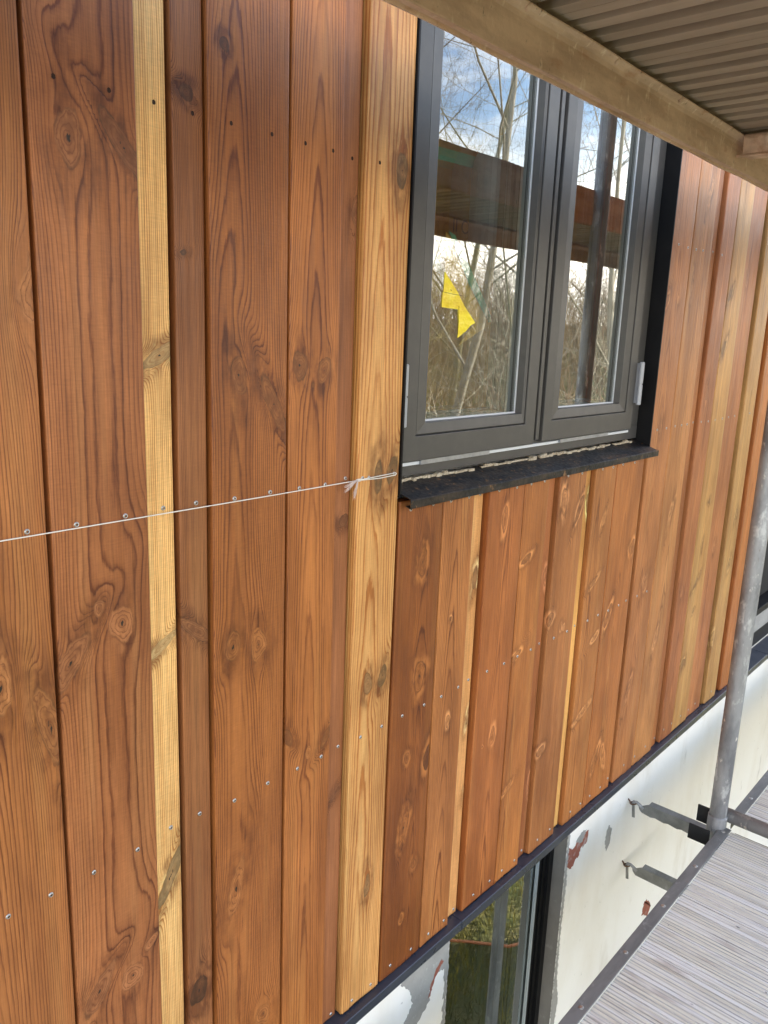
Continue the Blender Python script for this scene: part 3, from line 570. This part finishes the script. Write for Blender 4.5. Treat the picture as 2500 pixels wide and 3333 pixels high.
for (ya, yb_, mi, dd) in ((.131, .142, 0, 0), (.1425, .146, 2, .001), (.1465, .167, 1, 0), (.169, .196, 0, .012), (.1965, .2, 2, .012), (.2005, .24, 0, .025)):
    sp.box(2.0115-dd, 2.035, ya, yb_, wz0+.05, 2.67, mi)
sp.build('inner_frame', [M_['inner'], M_['inner2'], M_['gap_black']], lo)

# right-hand window beyond the tube
w2 = empty('dark_opening', (4.0, .03, 2.80), 'tall black framed opening right of the scaffold tube, its dark inside drawn as a black sheet', 'window')
q = MB(); q.box(3.302, 3.318, -.003, .20, 2.80, 5.05); q.box(3.318, 3.45, .05, .12, 2.80, 5.05); q.box(3.45, 4.9, .05, .12, 2.80, 2.875); q.box(3.45, 4.9, .045, .12, 2.955, 2.985); q.box(4.9, 5.0, -.003, .2, 2.80, 5.05); q.box(3.45, 4.9, .05, .12, 4.95, 5.05)
q.build('window_frame', M_['black'], w2, bevel=.002)
q = MB(); q.box(3.45, 4.9, .046, .10, 2.8755, 2.9545); q.build('kick_panel', M_['render'], w2)
q = MB(); q.box(3.452, 4.898, .10, .104, 2.99, 4.948); q.build('dark_interior_sheet', M_['membrane'], w2)  # flat black sheet standing in for the dark interior

# ------------------------------------------------------------ the house behind: slabs, rooms, roof
XE = 5.85  # unseen house end, set so sun reaches the mirrored grass patch
q = MB()
q.box(-6, -.115, .06, .36, 2.80, 8.4); q.box(-.115, 1.1085, .0585, .36, 2.80, 8.4); q.box(1.1085, 2.2155, .0585, .36, 2.80, 3.86); q.box(1.1085, 2.2155, .0585, .36, 5.05, 8.4); q.box(2.2155, 2.9, .0585, .118, 2.80, 5.05); q.box(2.9, 3.302, .0585, .36, 2.80, 5.05); q.box(2.2155, 3.302, .0585, .36, 5.05, 8.4)
q.box(3.302, 5.0, .2, .36, 5.05, 8.4); q.box(5.0, XE, .0, .36, 2.80, 8.4); q.box(3.302, 5.0, .06, .2, 5.45, 8.4)
q.box(-6, -5.7, .36, 4.5, 0, 8.4); q.box(XE-.3, XE, .36, 4.5, 0, 8.4)
q.box(-6, XE, 4.5, 4.8, 0, 3.3); q.box(-6, XE, 4.5, 4.8, 5.15, 8.4); q.box(-6, 1.6, 4.5, 4.8, 3.3, 5.15); q.box(3.9, XE, 4.5, 4.8, 3.3, 5.15); q.box(-6, XE, -.05, 4.8, 8.4, 8.6)  # unseen rear opening added to let daylight into the room
q.build('house_shell', M_['wall'], None, kind='structure')
q = MB(); q.box(-5.7, XE-.3, .36, 4.5, 2.55, 2.80); q.build('upper_floor', M_['concrete'], None, kind='structure')
q = MB(); q.box(-5.7, XE-.3, .36, 4.5, 5.3, 5.45); q.box(.3, .4, .36, 4.5, 2.8, 5.3); q.build('room_walls', M_['plaster'], None, kind='structure')
q = MB(); q.box(.2, 4.4, 3.2, 3.3, 0, 2.55); q.box(.2, .3, .36, 3.2, 0, 2.55); q.box(4.4, 4.5, .36, 3.2, 0, 2.55); q.build('lower_room_walls', M_['plaster'], None, kind='structure')
q = MB(); q.box(-5.7, XE-.3, .36, 4.5, -.1, .05); q.build('lower_floor', M_['concrete'], None, kind='structure')

# things inside the upper room
q = MB()
pts = [(2.19, .60, 4.435), (2.19, .60, 4.44), (2.19, .60, 4.60)]
for k in range(1, 8):
    t = k/8*math.pi/2; pts.append((2.19+.085*(1-math.cos(t)), .60, 4.60+.085*math.sin(t)+.03))
pts += [(2.30, .60, 4.715), (2.60, .60, 4.715)]
du = empty('ventilation_duct', (2.19, .60, 4.44), 'grey ventilation pipe with an elbow hanging inside behind the left pane', 'duct')
q.tube(pts, .052, 24); q.build('pipe', M_['plastic'], du, smooth=True)
q = MB(); q.tube([(2.19, .60, 4.425), (2.19, .60, 4.445)], .0545, 24); q.build('collar', M_['plastic'], du)
fm = empty('amber_wall_membrane', (2.3, .8, 3.7), 'dark amber vapour membrane on timber studs inside the room', 'membrane')
def cloth(x0, x1, z0, z1, y, amp=.012, n=40, m=24, ph=0):
    q = MB(); v = []
    for i in range(n+1):
        for j in range(m+1):
            x = x0+(x1-x0)*i/n; z = z0+(z1-z0)*j/m
            v.append((x, y+amp*(math.sin(z*26+x*4+ph)+.6*math.sin(x*19-z*9)+.4*math.sin(z*61+x*11)), z))
    f = [(i*(m+1)+j, (i+1)*(m+1)+j, (i+1)*(m+1)+j+1, i*(m+1)+j+1) for i in range(n) for j in range(m)]
    return q.add(v, f)
cloth(2.06, 4.2, 3.7, 5.0, .80, n=110).build('membrane_sheet', M_['foil_dark'], fm, smooth=True)
q = MB(); q.box(1.85, 2.055, .72, .83, 3.3, 4.62); q.box(1.85, 4.2, .73, .84, 4.86, 5.1); q.box(3.3, 3.42, .70, .78, 3.3, 4.86); q.build('stud', M_['studs'], fm)
q = MB(); q.ext_y([(1.80, 4.655), (2.24, 4.665), (2.24, 4.700), (1.80, 4.690)], .66, .662); q.build('tape', M_['tape'], fm)
tx = bpy.data.curves.new('print', 'FONT'); tx.body = 'VANO II'; tx.size = .062; tx.extrude = .0003
to = bpy.data.objects.new('tmp', tx); COL.objects.link(to); bpy.context.view_layer.update()
me = bpy.data.meshes.new_from_object(to.evaluated_get(bpy.context.evaluated_depsgraph_get())); bpy.data.objects.remove(to)
po = bpy.data.objects.new('printed_text', me); COL.objects.link(po); me.materials.clear(); me.materials.append(M_['ink'])
po.matrix_world = Matrix.Translation((2.47, .770, 4.485)) @ Matrix.Rotation(R(90), 4, 'X') @ Matrix.Diagonal((-1, 1, 1, 1)); 
mw = po.matrix_world.copy(); po.parent = fm; po.matrix_parent_inverse = Matrix.Translation(-Vector(fm.location)); po.matrix_world = mw
# yellow foil hanging right behind the left pane
yf = empty('yellow_foil', (1.36, .115, 4.14), 'bright yellow foil and a longer amber sheet hanging just behind the left pane', 'foil')
q = MB(); q.ext_y([(1.279, 4.268), (1.278, 4.23), (1.274, 4.229), (1.273, 4.201), (1.299, 4.2), (1.328, 4.199), (1.332, 4.17), (1.332, 4.143), (1.349, 4.152), (1.36, 4.158), (1.373, 4.168), (1.39, 4.175), (1.371, 4.19), (1.354, 4.203), (1.339, 4.217), (1.324, 4.232), (1.302, 4.25)], .0491, .0496); o = q.build('foil_flap', M_['foil'], yf); o['label'] = 'bright lemon yellow flap stuck on the pane'
q = MB()
for (xa, za, xb, zb) in ((1.274,4.230,1.340,4.226),(1.3305,4.205,1.3315,4.150),(1.274,4.230,1.273,4.200),(1.300,4.236,1.303,4.233)):
    q.tube([(xa, .0489, za), ((xa+xb)/2+.0006, .0489, (za+zb)/2-.0005), (xb, .0489, zb)], .0004, 5)
q.build('adhesive_edge', M_['rust'], yf)
q = MB(); q.ext_y([(1.407, 4.36), (1.41, 4.28), (1.46, 4.24), (1.494, 4.209), (1.531, 4.177), (1.500, 4.150), (1.471, 4.124), (1.531, 4.150), (1.584, 4.171), (1.599, 4.185), (1.512, 4.266), (1.453, 4.31), (1.425, 4.35)], .150, .1505); q.build('foil_sheet', M_['foil_thin'], yf)
q = MB(); q.ext_y([(1.412, 4.362), (1.435, 4.356), (1.515, 4.275), (1.600, 4.182), (1.580, 4.180), (1.492, 4.262)], .146, .1465); q.build('tape', M_['tape'], yf)

# ------------------------------------------------------------ scaffold
DZ = 2.635
YD = -.268           # inner edge of the decks
def deck_lower(x0, x1, label, z=DZ):
    d = empty('scaffold_deck', ((x0+x1)/2, YD-.32, z-.05), label, 'scaffold deck', 'scaffold decks at foot level')
    q = MB()
    for y0, y1 in ((YD-.033, YD), (YD-.64, YD-.607)):
        yo = y1 if y1 == YD else y0
        q.box(x0, x1, y0, y1, z-.004, z)
        q.box(x0, x1, (yo-.004 if yo == YD else yo), (yo if yo == YD else yo+.004), z-.06, z-.0045)
    q.build('side_rail', M_['galv2'], d, bevel=.0015)
    q = MB(); n = int((x1-x0)/.0125); v = []; prof = []
    cuts = [x0+.003+(x1-x0-.006)*(i+(rng.uniform(-.22, .22) if 0 < i < n else 0))/n for i in range(n+1)]
    for i in range(n):
        xa, xb = cuts[i], cuts[i+1]; h = .0016 if rng.random() > .25 else .0004
        prof += [(xa, z-.0075), (xa+.0016, z-.0075+h), (xb-.0016, z-.0075+h)]
    prof += [(x1-.003, z-.0075)]
    P = [(x, YD-.607, zz) for x, zz in prof]+[(x, YD-.033, zz) for x, zz in prof]; k = len(prof)
    for i in range(k-1): q.f.append((i, i+1, k+i+1, k+i)); q.m.append(0 if i % 3 == 1 else 1)
    q.v += P; q.box(x0+.003, x1-.003, YD-.607, YD-.033, z-.02, z-.009)
    q.build('deck_panel', [M_['deck'], M_['groove']], d)
    for x in np.arange(x1-.03, x0, -.235):
        rv = MB(); rv.tube([(x, YD-.017, z-.001), (x, YD-.017, z+.0006), (x, YD-.017, z+.0016)], [.0068, .0062, .0030], 12); rv.build('rivet', M_['screw'], d, smooth=False)
    q = MB(); q.box(x1+.0005, x1+.018, YD-.60, YD-.04, z-.03, z-.018); q.build('end_strip', M_['rust'], d)
    return d
deck_lower(-2.655, -.098, 'unseen scaffold deck further left, added to shade the lower left boards')  # unseen bay added to darken the boards at lower left
deck_lower(-.09, 2.478, 'grey weathered scaffold deck in the lower right corner')
deck_lower(2.585, 5.1, 'second scaffold deck beyond the standing tube', DZ-.004)
# upper deck: brown metal underside
UZ = 4.507
def deck_upper(xu0, xu1, label, cross, rivets):
    ud = empty('overhead_scaffold_deck', ((xu0+xu1)/2, YD-.32, UZ), label, 'scaffold deck', 'scaffold decks overhead')
    rail = [(YD, UZ+.001), (YD-.0015, UZ-.0005), (YD-.0035, UZ), (YD-.0045, UZ+.0045), (YD-.0185, UZ+.0050), (YD-.0195, UZ+.0012), (YD-.0215, UZ+.0010), (YD-.022, UZ+.003), (YD-.0225, UZ+.048), (YD-.0245, UZ+.054), (YD-.0290, UZ+.0585), (YD-.0345, UZ+.0625), (YD-.0345, UZ+.0645), (YD-.010, UZ+.0645), (YD-.010, UZ+.105), (YD, UZ+.105), (YD, UZ+.06)]
    for flip in (False, True):
        q = MB(); nx = 80; n = len(rail); v = []
        for i in range(nx+1):
            x = xu0+(xu1-xu0)*i/nx
            for (y, z) in rail:
                yy = y if not flip else 2*YD-.64-y
                v.append((x, yy+.0006*math.sin(x*17+z*90), z+.0005*math.sin(x*23+y*40)))
        f = [(i*n+k, i*n+(k+1) % n, (i+1)*n+(k+1) % n, (i+1)*n+k) for i in range(nx) for k in range(n)]
        f += [tuple(range(n)), tuple(nx*n+k for k in range(n))]
        q.add(v, f).build('edge_beam', M_['tin'], ud)
    x = xu0+.01; prof = []; k = 0; zr = UZ+.072
    while x < xu1-.07:
        wide = (k % 4 == 3); rb = .026 if not wide else .050; gp_ = .019 if not wide else .012
        prof += [(x, zr+.024), (x+.004, zr), (x+.005+rb*.5-.0008, zr), (x+.005+rb*.5, zr+(.0025 if wide else 0)), (x+.005+rb*.5+.0008, zr), (x+.005+rb, zr), (x+.009+rb, zr+.024)]
        x += .010+rb+gp_; k += 1
    q = MB(); P = [(a, YD-.61, c) for a, c in prof]+[(a, YD-.012, c) for a, c in prof]; n = len(prof)
    q.add(P, [(i, n+i, n+i+1, i+1) for i in range(n-1)])
    q.box(xu0, xu1, YD-.62, YD-.011, zr+.0265, zr+.034)
    q.build('ribbed_sheet', M_['tin_rib'], ud)
    for cx in cross:
        q = MB(); cb = [(cx, 4.561), (cx+.006, 4.534), (cx+.011, 4.530), (cx+.05, 4.530), (cx+.05, 4.5715), (cx+.005, 4.5715), (cx+.001, 4.568)]
        q.ext_y(cb, YD-.61, YD-.0355); q.box(cx+.002, cx+.008, YD-.61, YD-.0235, 4.527, 4.533); q.build('cross_beam', M_['tin'], ud, bevel=.003)
    for x in rivets:
        r_ = MB(); r_.tube([(x, YD-.0305, UZ+.0600), (x, YD-.0322, UZ+.0582), (x, YD-.0330, UZ+.0574)], [.0058, .0054, .0030], 12); r_.build('rivet', M_['tin'], ud)
deck_upper(-.10, 2.478, 'brown underside of the nearer scaffold deck overhead, ribbed sheet in an edge beam', (1.795,), (.46, .72, .975, 1.231, 1.480, 1.735, 1.99, 2.24))
deck_upper(-2.67, -.104, 'unseen scaffold deck overhead at the far left, added to block sky light', (), ())  # unseen bay added to cut sky light on the left boards
deck_upper(2.482, 5.0, 'next scaffold deck overhead beyond the tube, seen only mirrored in the window', (), ())
# standing tube with the transom
tu = empty('scaffold_standard', (2.473, -.255, 2.4), 'upright grey scaffold tube with paint splashes at the far end of the deck', 'scaffold tube')
q = MB(); 
q.tube([(2.4730, -.255, .02), (2.4730, -.255, 6.6)], .0262, 40, mi=0)
q.build('tube', M_['galv'], tu, smooth=True)
q = MB(); q.tube([(2.473, -.255, 2.60), (2.473, -.255, 2.604), (2.473, -.255, 2.668), (2.473, -.255, 2.672)], [.0275, .0295, .0295, .0275], 32); q.build('node_collar', M_['galv'], tu, smooth=True)
q = MB(); q.tube([(2.5045, -.264, 2.665), (2.5045, -1.0, 2.665)], .0225, 28); q.build('transom', M_['galv'], tu, smooth=True)
for bx in ((2.408, 2.414, -.256, -.190, 2.588, 2.640), (2.414, 2.455, -.300, -.262, 2.585, 2.622), (2.490, 2.496, -.250, -.185, 2.610, 2.668)):
    q = MB(); q.box(*bx); q.build('end_plate', M_['membrane'], tu, bevel=.001)
# wall anchors
def anchor(z, x, label, serr):
    a = empty('wall_anchor', (x, .06, z), label, 'anchor', 'wall anchors')
    q = MB()
    n = 26; y0, y1 = .018, -.40
    top = [(y0+.004, z-.002), (y0-.028, z+.018)]; pts = top+[(y1, z+.018), (y1, z-.022)]
    for i in range(n+1):
        y = y1+(y0-.01-y1)*i/n; pts.append((y, z-.022+(.0022*((i % 3)-1) if serr else 0)))
    pts += [(y0, z-.012)]
    q.ext_x(pts, x-.001, x+.003); q.box(x+.0032, x+.030, y1, y0-.03, z+.0142, z+.018)
    q.build('flat_arm', M_['galv2'], a, bevel=.0006)
    h = MB(); h.tube([(x+.001, .004, z-.004), (x+.001, .018, z+.004), (x, .030, z+.011), (x, .041, z+.009), (x, .044, z), (x, .037, z-.005)], [.0065, .006, .005, .005, .0045, .003], 10); h.build('hook', M_['galv'], a, smooth=True)
    e = MB(); pts = [(x-.004, .062, z+.014), (x-.004, .054, z+.008)]
    pts += [(x+.010*math.sin(t), .042+.010*math.cos(t), z+.002-.002*math.cos(t)) for t in np.linspace(-.4, 5.9, 18)]
    e.tube(pts, .0028, 8); e.build('ring_bolt', M_['rust'], a, smooth=True)
    t = MB(); t.ext_x([(.046, z-.006), (.036, z-.006), (.031, z-.050), (.041, z-.052)], x-.001, x+.001); t.build('tag_plate', M_['galv2'], a)
    return a
anchor(2.553, 2.52, 'upper of two flat galvanised wall anchors, toothed along its lower edge', True)
anchor(2.298, 2.53, 'lower of two flat galvanised wall anchors, with a smooth edge', False)

# ------------------------------------------------------------ mason's string with knot and frayed end
stg = empty('guide_string', (.45, -.006, 3.90), 'thin white string stretched along a row of screws, frayed at its knot', 'string')
zz = 3.8955
q = MB(); q.tube([(-.1, -.0045, zz-.003), (.4, -.0042, zz-.0015), (.8, -.004, zz), (.985, -.0045, zz+.0018), (1.094, -.0035, zz+.0045)], .00085, 6); q.tube([(1.0, -.0050, zz+.0015), (1.05, -.0048, zz-.0005), (1.0945, -.004, zz+.0005), (1.0975, -.0035, zz+.003), (1.094, -.0035, zz+.0047)], .0008, 6)
q.build('cord', M_['string'], stg, smooth=True)
q = MB(); kp = [(0.996+.004*math.cos(t)+.003*math.sin(2*t), -.0055+.0015*math.sin(3*t), zz+.002+.0022*math.sin(t)) for t in np.linspace(0, 9, 26)]
q.tube(kp, .0008, 6); q.build('knot', M_['string'], stg, smooth=True)
q = MB(); rr = random.Random(5)
for i in range(46):
    a = rr.random(); x0 = .993-.003*rr.random(); left = a < .6
    tx_, tz_ = (rr.uniform(-.030, -.018), rr.uniform(-.019, -.006)) if left else (rr.uniform(-.009, .001), rr.uniform(-.035, -.022))
    pts = []
    for k in range(6):
        t = k/5; pts.append((x0-.010*math.sin(min(1, t*1.6)*1.6)*(1 if left else .5)+tx_*t*t*(.8), -.006-.004*math.sin(t*3)+rr.uniform(-.0008, .0008), zz+.003+.002*math.sin(t*3)+tz_*t**1.3+rr.uniform(-.0008, .0008)))
    q.tube(pts, .00022, 4, caps=False)
q.build('frayed_end', mat('frayed_fibre', (.66, .55, .50), .9), stg)
# ------------------------------------------------------------ ground
def ground():
    n = 150; q = MB(); v = []
    xs = np.concatenate([np.linspace(-60, -8, 14), np.linspace(-7, 16, 90), np.linspace(17, 120, 46)])
    ys = np.concatenate([np.linspace(-150, -14, 50), np.linspace(-13.5, 12, 80), np.linspace(14, 60, 8)])
    for x in xs:
        for y in ys:
            h = .05*math.sin(x*.9+y*.5)+.03*math.sin(x*2.3-y*1.7)
            if abs(x) < 6.3 and -.5 < y < 5: h = 0
            d = max(0, -y-16)+max(0, x-25)*.6; h += min(5.5, d*.10) if d > 0 else 0
            v.append((x, y, h-.02))
    m = len(ys); f = [(i*m+j, (i+1)*m+j, (i+1)*m+j+1, i*m+j+1) for i in range(len(xs)-1) for j in range(m-1)]
    return q.add(v, f)
gm = noisemat('rough_lawn', [(.07, .075, .018), ((.15, .12, .035), 1.1, 6, .4, .65, .9), ((.06, .08, .015), 5, 6, .45, .7, .8), ((.24, .20, .09), 26, 4, .55, .7, .7)], .95, bump=(30, .8, .05))
ground().build('ground', gm, None, smooth=True, kind='structure')
# grass blades near the house, one mass
q = MB(); gr = random.Random(3)
for i in range(26000):
    x = gr.uniform(2.2, 7.5); y = -gr.uniform(.2, 3.8); a = gr.uniform(0, 6.28); h = gr.uniform(.03, .10); w_ = .004
    dx, dy = math.cos(a)*w_, math.sin(a)*w_; lx, ly = gr.uniform(-.04, .04), gr.uniform(-.04, .04)
    b = len(q.v); q.v += [(x-dx, y-dy, -.02), (x+dx, y+dy, -.02), (x+lx, y+ly, h)]; q.f.append((b, b+1, b+2)); q.m.append(0)
tag(q.build('grass', noisemat('grass_blades', [(.075, .08, .014), ((.34, .28, .04), 3, 4, .4, .6, .9)], .8), None), 'short yellow green grass at the foot of the wall, mirrored in the lower window', 'grass', kind='stuff')
q = MB(); q.tube([(3.7, -1.9, .03), (3.95, -1.55, .04), (4.10, -1.32, .05), (4.20, -1.17, .05), (4.34, -1.10, .05), (4.55, -1.12, .05), (4.8, -1.0, .04), (5.3, -1.2, .03), (5.9, -1.1, .03)], .010, 8)
tag(q.build('garden_hose', M_['orange'], None, smooth=True), 'orange hose lying on the grass, mirrored in the lower window', 'hose')

# ------------------------------------------------------------ bare trees (seen mirrored in the window panes)
def bark(name, a, b_): return noisemat(name, [a, (b_, (6, 6, 3), 5, .42, .62, .9), (tuple(v*.35 for v in a), (22, 22, 9), 4, .60, .70, .8)], .85, bump=(30, .5, .01))
BK = [bark('pale_bark', (.42, .38, .30), (.28, .24, .17)), bark('olive_bark', (.26, .24, .14), (.17, .15, .09)), bark('brown_bark', (.20, .15, .10), (.12, .09, .06))]
def make_tree(name, loc, h, r0, bk, seed, label, cat='tree', group=None, lean=(0, 0), levels=4, nb=7, first=.25, spread=.9):
    rr = random.Random(seed); t = empty(name, loc, label, cat, group)
    tr = MB(); cr = MB()
    def branch(mb, p, d, length, r, lvl):
        n = 7 if lvl == 0 else 5 if lvl < 3 else 4; pts = [Vector(p)]; rs = [r]; dirs = [d]
        for i in range(n):
            d = (d+Vector((rr.uniform(-1, 1), rr.uniform(-1, 1), rr.uniform(-.6, .9)))*(.10 if lvl == 0 else .22)).normalized()
            pts.append(pts[-1]+d*length/n); rs.append(r*(1-.80*(i+1)/n)+.0008); dirs.append(d)
        mb.tube(pts, rs, 10 if lvl == 0 else 6 if lvl == 1 else 4 if lvl == 2 else 3, caps=False)
        if lvl >= levels: return
        k = nb+4 if lvl == 0 else nb if lvl == 1 else nb-1 if lvl == 2 else 5
        for j in range(k):
            u = (first if lvl == 0 else .15)+(1-(first if lvl == 0 else .15))*(j+rr.random()*.8)/k; u = min(u, .98); i = min(int(u*n), n-1); f_ = u*n-i
            pp = pts[i].lerp(pts[i+1], f_); ax = dirs[i+1]
            perp = ax.cross(Vector((rr.uniform(-1, 1), rr.uniform(-1, 1), rr.uniform(-1, 1)))).normalized()
            nd = (ax*rr.uniform(.35, .8)+perp*spread+Vector((0, 0, .18))).normalized()
            branch(cr, pp, nd, length*rr.uniform(.38, .60)*(1-.35*u), max(rs[i]*rr.uniform(.26, .42), .0016), lvl+1)
    branch(tr, (loc[0], loc[1], loc[2]-.1), Vector((lean[0], lean[1], 1)).normalized(), h, r0, 0)
    tr.build('trunk', bk, t, smooth=True); cr.build('crown', bk, t, smooth=True)
    return t
TR = [('bare_tree', (9.6, -3.6, 0), 8.5, .060, BK[0], 11, 'pale barked bare tree nearest the house, mirrored in the right pane', (.0, 0), 4, 6, .30),
      ('bare_tree', (8.2, -3.7, 0), 5.6, .036, BK[1], 12, 'slim olive barked young tree, mirrored low in the right pane', (.10, -.12), 4, 5, .25),
      ('bare_tree', (8.4, -6.0, 0), 10.5, .075, BK[0], 21, 'large leaning pale tree, its limbs mirrored across the sky in the left pane', (.18, .20), 4, 6, .34),
      ('bare_tree', (12.8, -8.8, 0), 11., .085, BK[1], 24, 'olive barked bare tree with a broad crown behind the leaning pale one', (-.06, .05), 4, 6, .3),
      ('bare_tree', (16.5, -6.6, 0), 9.5, .10, BK[2], 33, 'brown barked bare tree, far right of the nearest pale one', (.05, .0), 4, 6, .3),
      ('bare_tree', (14.5, -12.8, 0), 11., .13, BK[2], 35, 'tall brown barked bare tree in the second row, left', (.0, .05), 4, 6, .35),
      ('bare_tree', (21.5, -11.0, 0), 12.5, .13, BK[0], 39, 'tall pale barked bare tree in the second row, right', (.03, .0), 4, 6, .35)]
for (nm, loc, h, r0, bk, sd, lab, lean, lv, nb, first) in TR: make_tree(nm, loc, h, r0, bk, sd, lab, 'tree', 'bare trees opposite the house', lean, lv, nb+1, first)
# bushes: tangled pale branches below eye level
BB = [bark('pale_twigs', (.62, .56, .42), (.42, .36, .24)), bark('olive_twigs', (.46, .42, .22), (.32, .27, .14)), bark('brown_twigs', (.36, .25, .15), (.22, .15, .09))]
BS = [(7.4, -5.4), (8.8, -5.0), (9.4, -7.2), (11.2, -5.4), (12.0, -4.4), (10.6, -8.6), (13.6, -8.0), (15.6, -8.2), (14.6, -5.0), (17.6, -6.4)]
BL = ['nearest to the scaffold', 'beside the slim young tree', 'in front of the leaning pale tree', 'right of the slim young tree', 'behind the nearest pale tree', 'left of the leaning pale tree', 'at the foot of the broad crowned olive tree', 'between the olive and the brown barked trees', 'closest to the line of the house wall', 'rightmost of the bushes']
for i, (x, y) in enumerate(BS):
    rr = random.Random(60+i); bi = rr.choice([0, 0, 1, 2]); t = empty('bare_bush', (x, y, 0), ['pale barked', 'olive barked', 'brown barked'][bi]+' leafless bush, '+BL[i], 'bush', 'leafless bushes opposite the house')
    q = MB(); bk = BB[bi]
    def twig(p, d, L_, r, lvl):
        n = 4; pts = [Vector(p)]
        for k in range(n):
            d = (d+Vector((rr.uniform(-1, 1), rr.uniform(-1, 1), rr.uniform(-.7, .5)))*.33).normalized(); pts.append(pts[-1]+d*L_/n)
        q.tube(pts, [r*(1-.75*k/n)+.0006 for k in range(n+1)], 4 if lvl == 0 else 3, caps=False)
        if lvl < 3:
            for k in range(5 if lvl < 2 else 4):
                pp = pts[rr.randint(1, n)]; nd = (d*.5+Vector((rr.uniform(-1, 1), rr.uniform(-1, 1), rr.uniform(-.3, 1)))).normalized(); twig(pp, nd, L_*rr.uniform(.4, .65), r*.5, lvl+1)
    for k in range(9): twig((x+rr.uniform(-.3, .3), y+rr.uniform(-.3, .3), -.05), Vector((rr.uniform(-.9, .9), rr.uniform(-.9, .9), 1)).normalized(), rr.uniform(2.2, 4.2), rr.uniform(.012, .026), 0)
    q.build('branches', bk, t)
# far wood on the rising ground: reads as one brown mass
q = MB(); rr = random.Random(77)
for i in range(5200):
    x = rr.uniform(8, 75); y = -rr.uniform(11, 60)-x*.1
    d = max(0, -y-16)+max(0, x-25)*.6; z = min(5.5, d*.10)
    h = rr.uniform(2.5, 6.5); r_ = rr.uniform(.012, .05)
    p = Vector((x, y, z-.1)); pts = [p]; dd = Vector((rr.uniform(-.3, .3), rr.uniform(-.3, .3), 1))
    for k in range(3): dd = dd+Vector((rr.uniform(-.25, .25), rr.uniform(-.25, .25), 0)); pts.append(pts[-1]+dd*h/3)
    q.tube(pts, [r_, r_*.7, r_*.4, r_*.1], 3, caps=False)
    for k in range(6):
        a = pts[1].lerp(pts[3], rr.random()); e = a+Vector((rr.uniform(-1, 1), rr.uniform(-1, 1), rr.uniform(.1, .9)))*h*.22; mid = a.lerp(e, .5)+Vector((rr.uniform(-.1, .1), rr.uniform(-.1, .1), rr.uniform(-.1, .1)))
        q.tube([a, mid, e], [r_*.4, r_*.25, .003], 3, caps=False)
tag(q.build('far_wood', noisemat('far_wood_bark', [(.20, .145, .085), ((.34, .28, .19), .6, 4, .4, .65, .8), ((.12, .08, .05), 2.3, 4, .5, .7, .7)], .9), None), 'brown leafless wood on the slope far behind the bare trees', 'wood', kind='stuff')
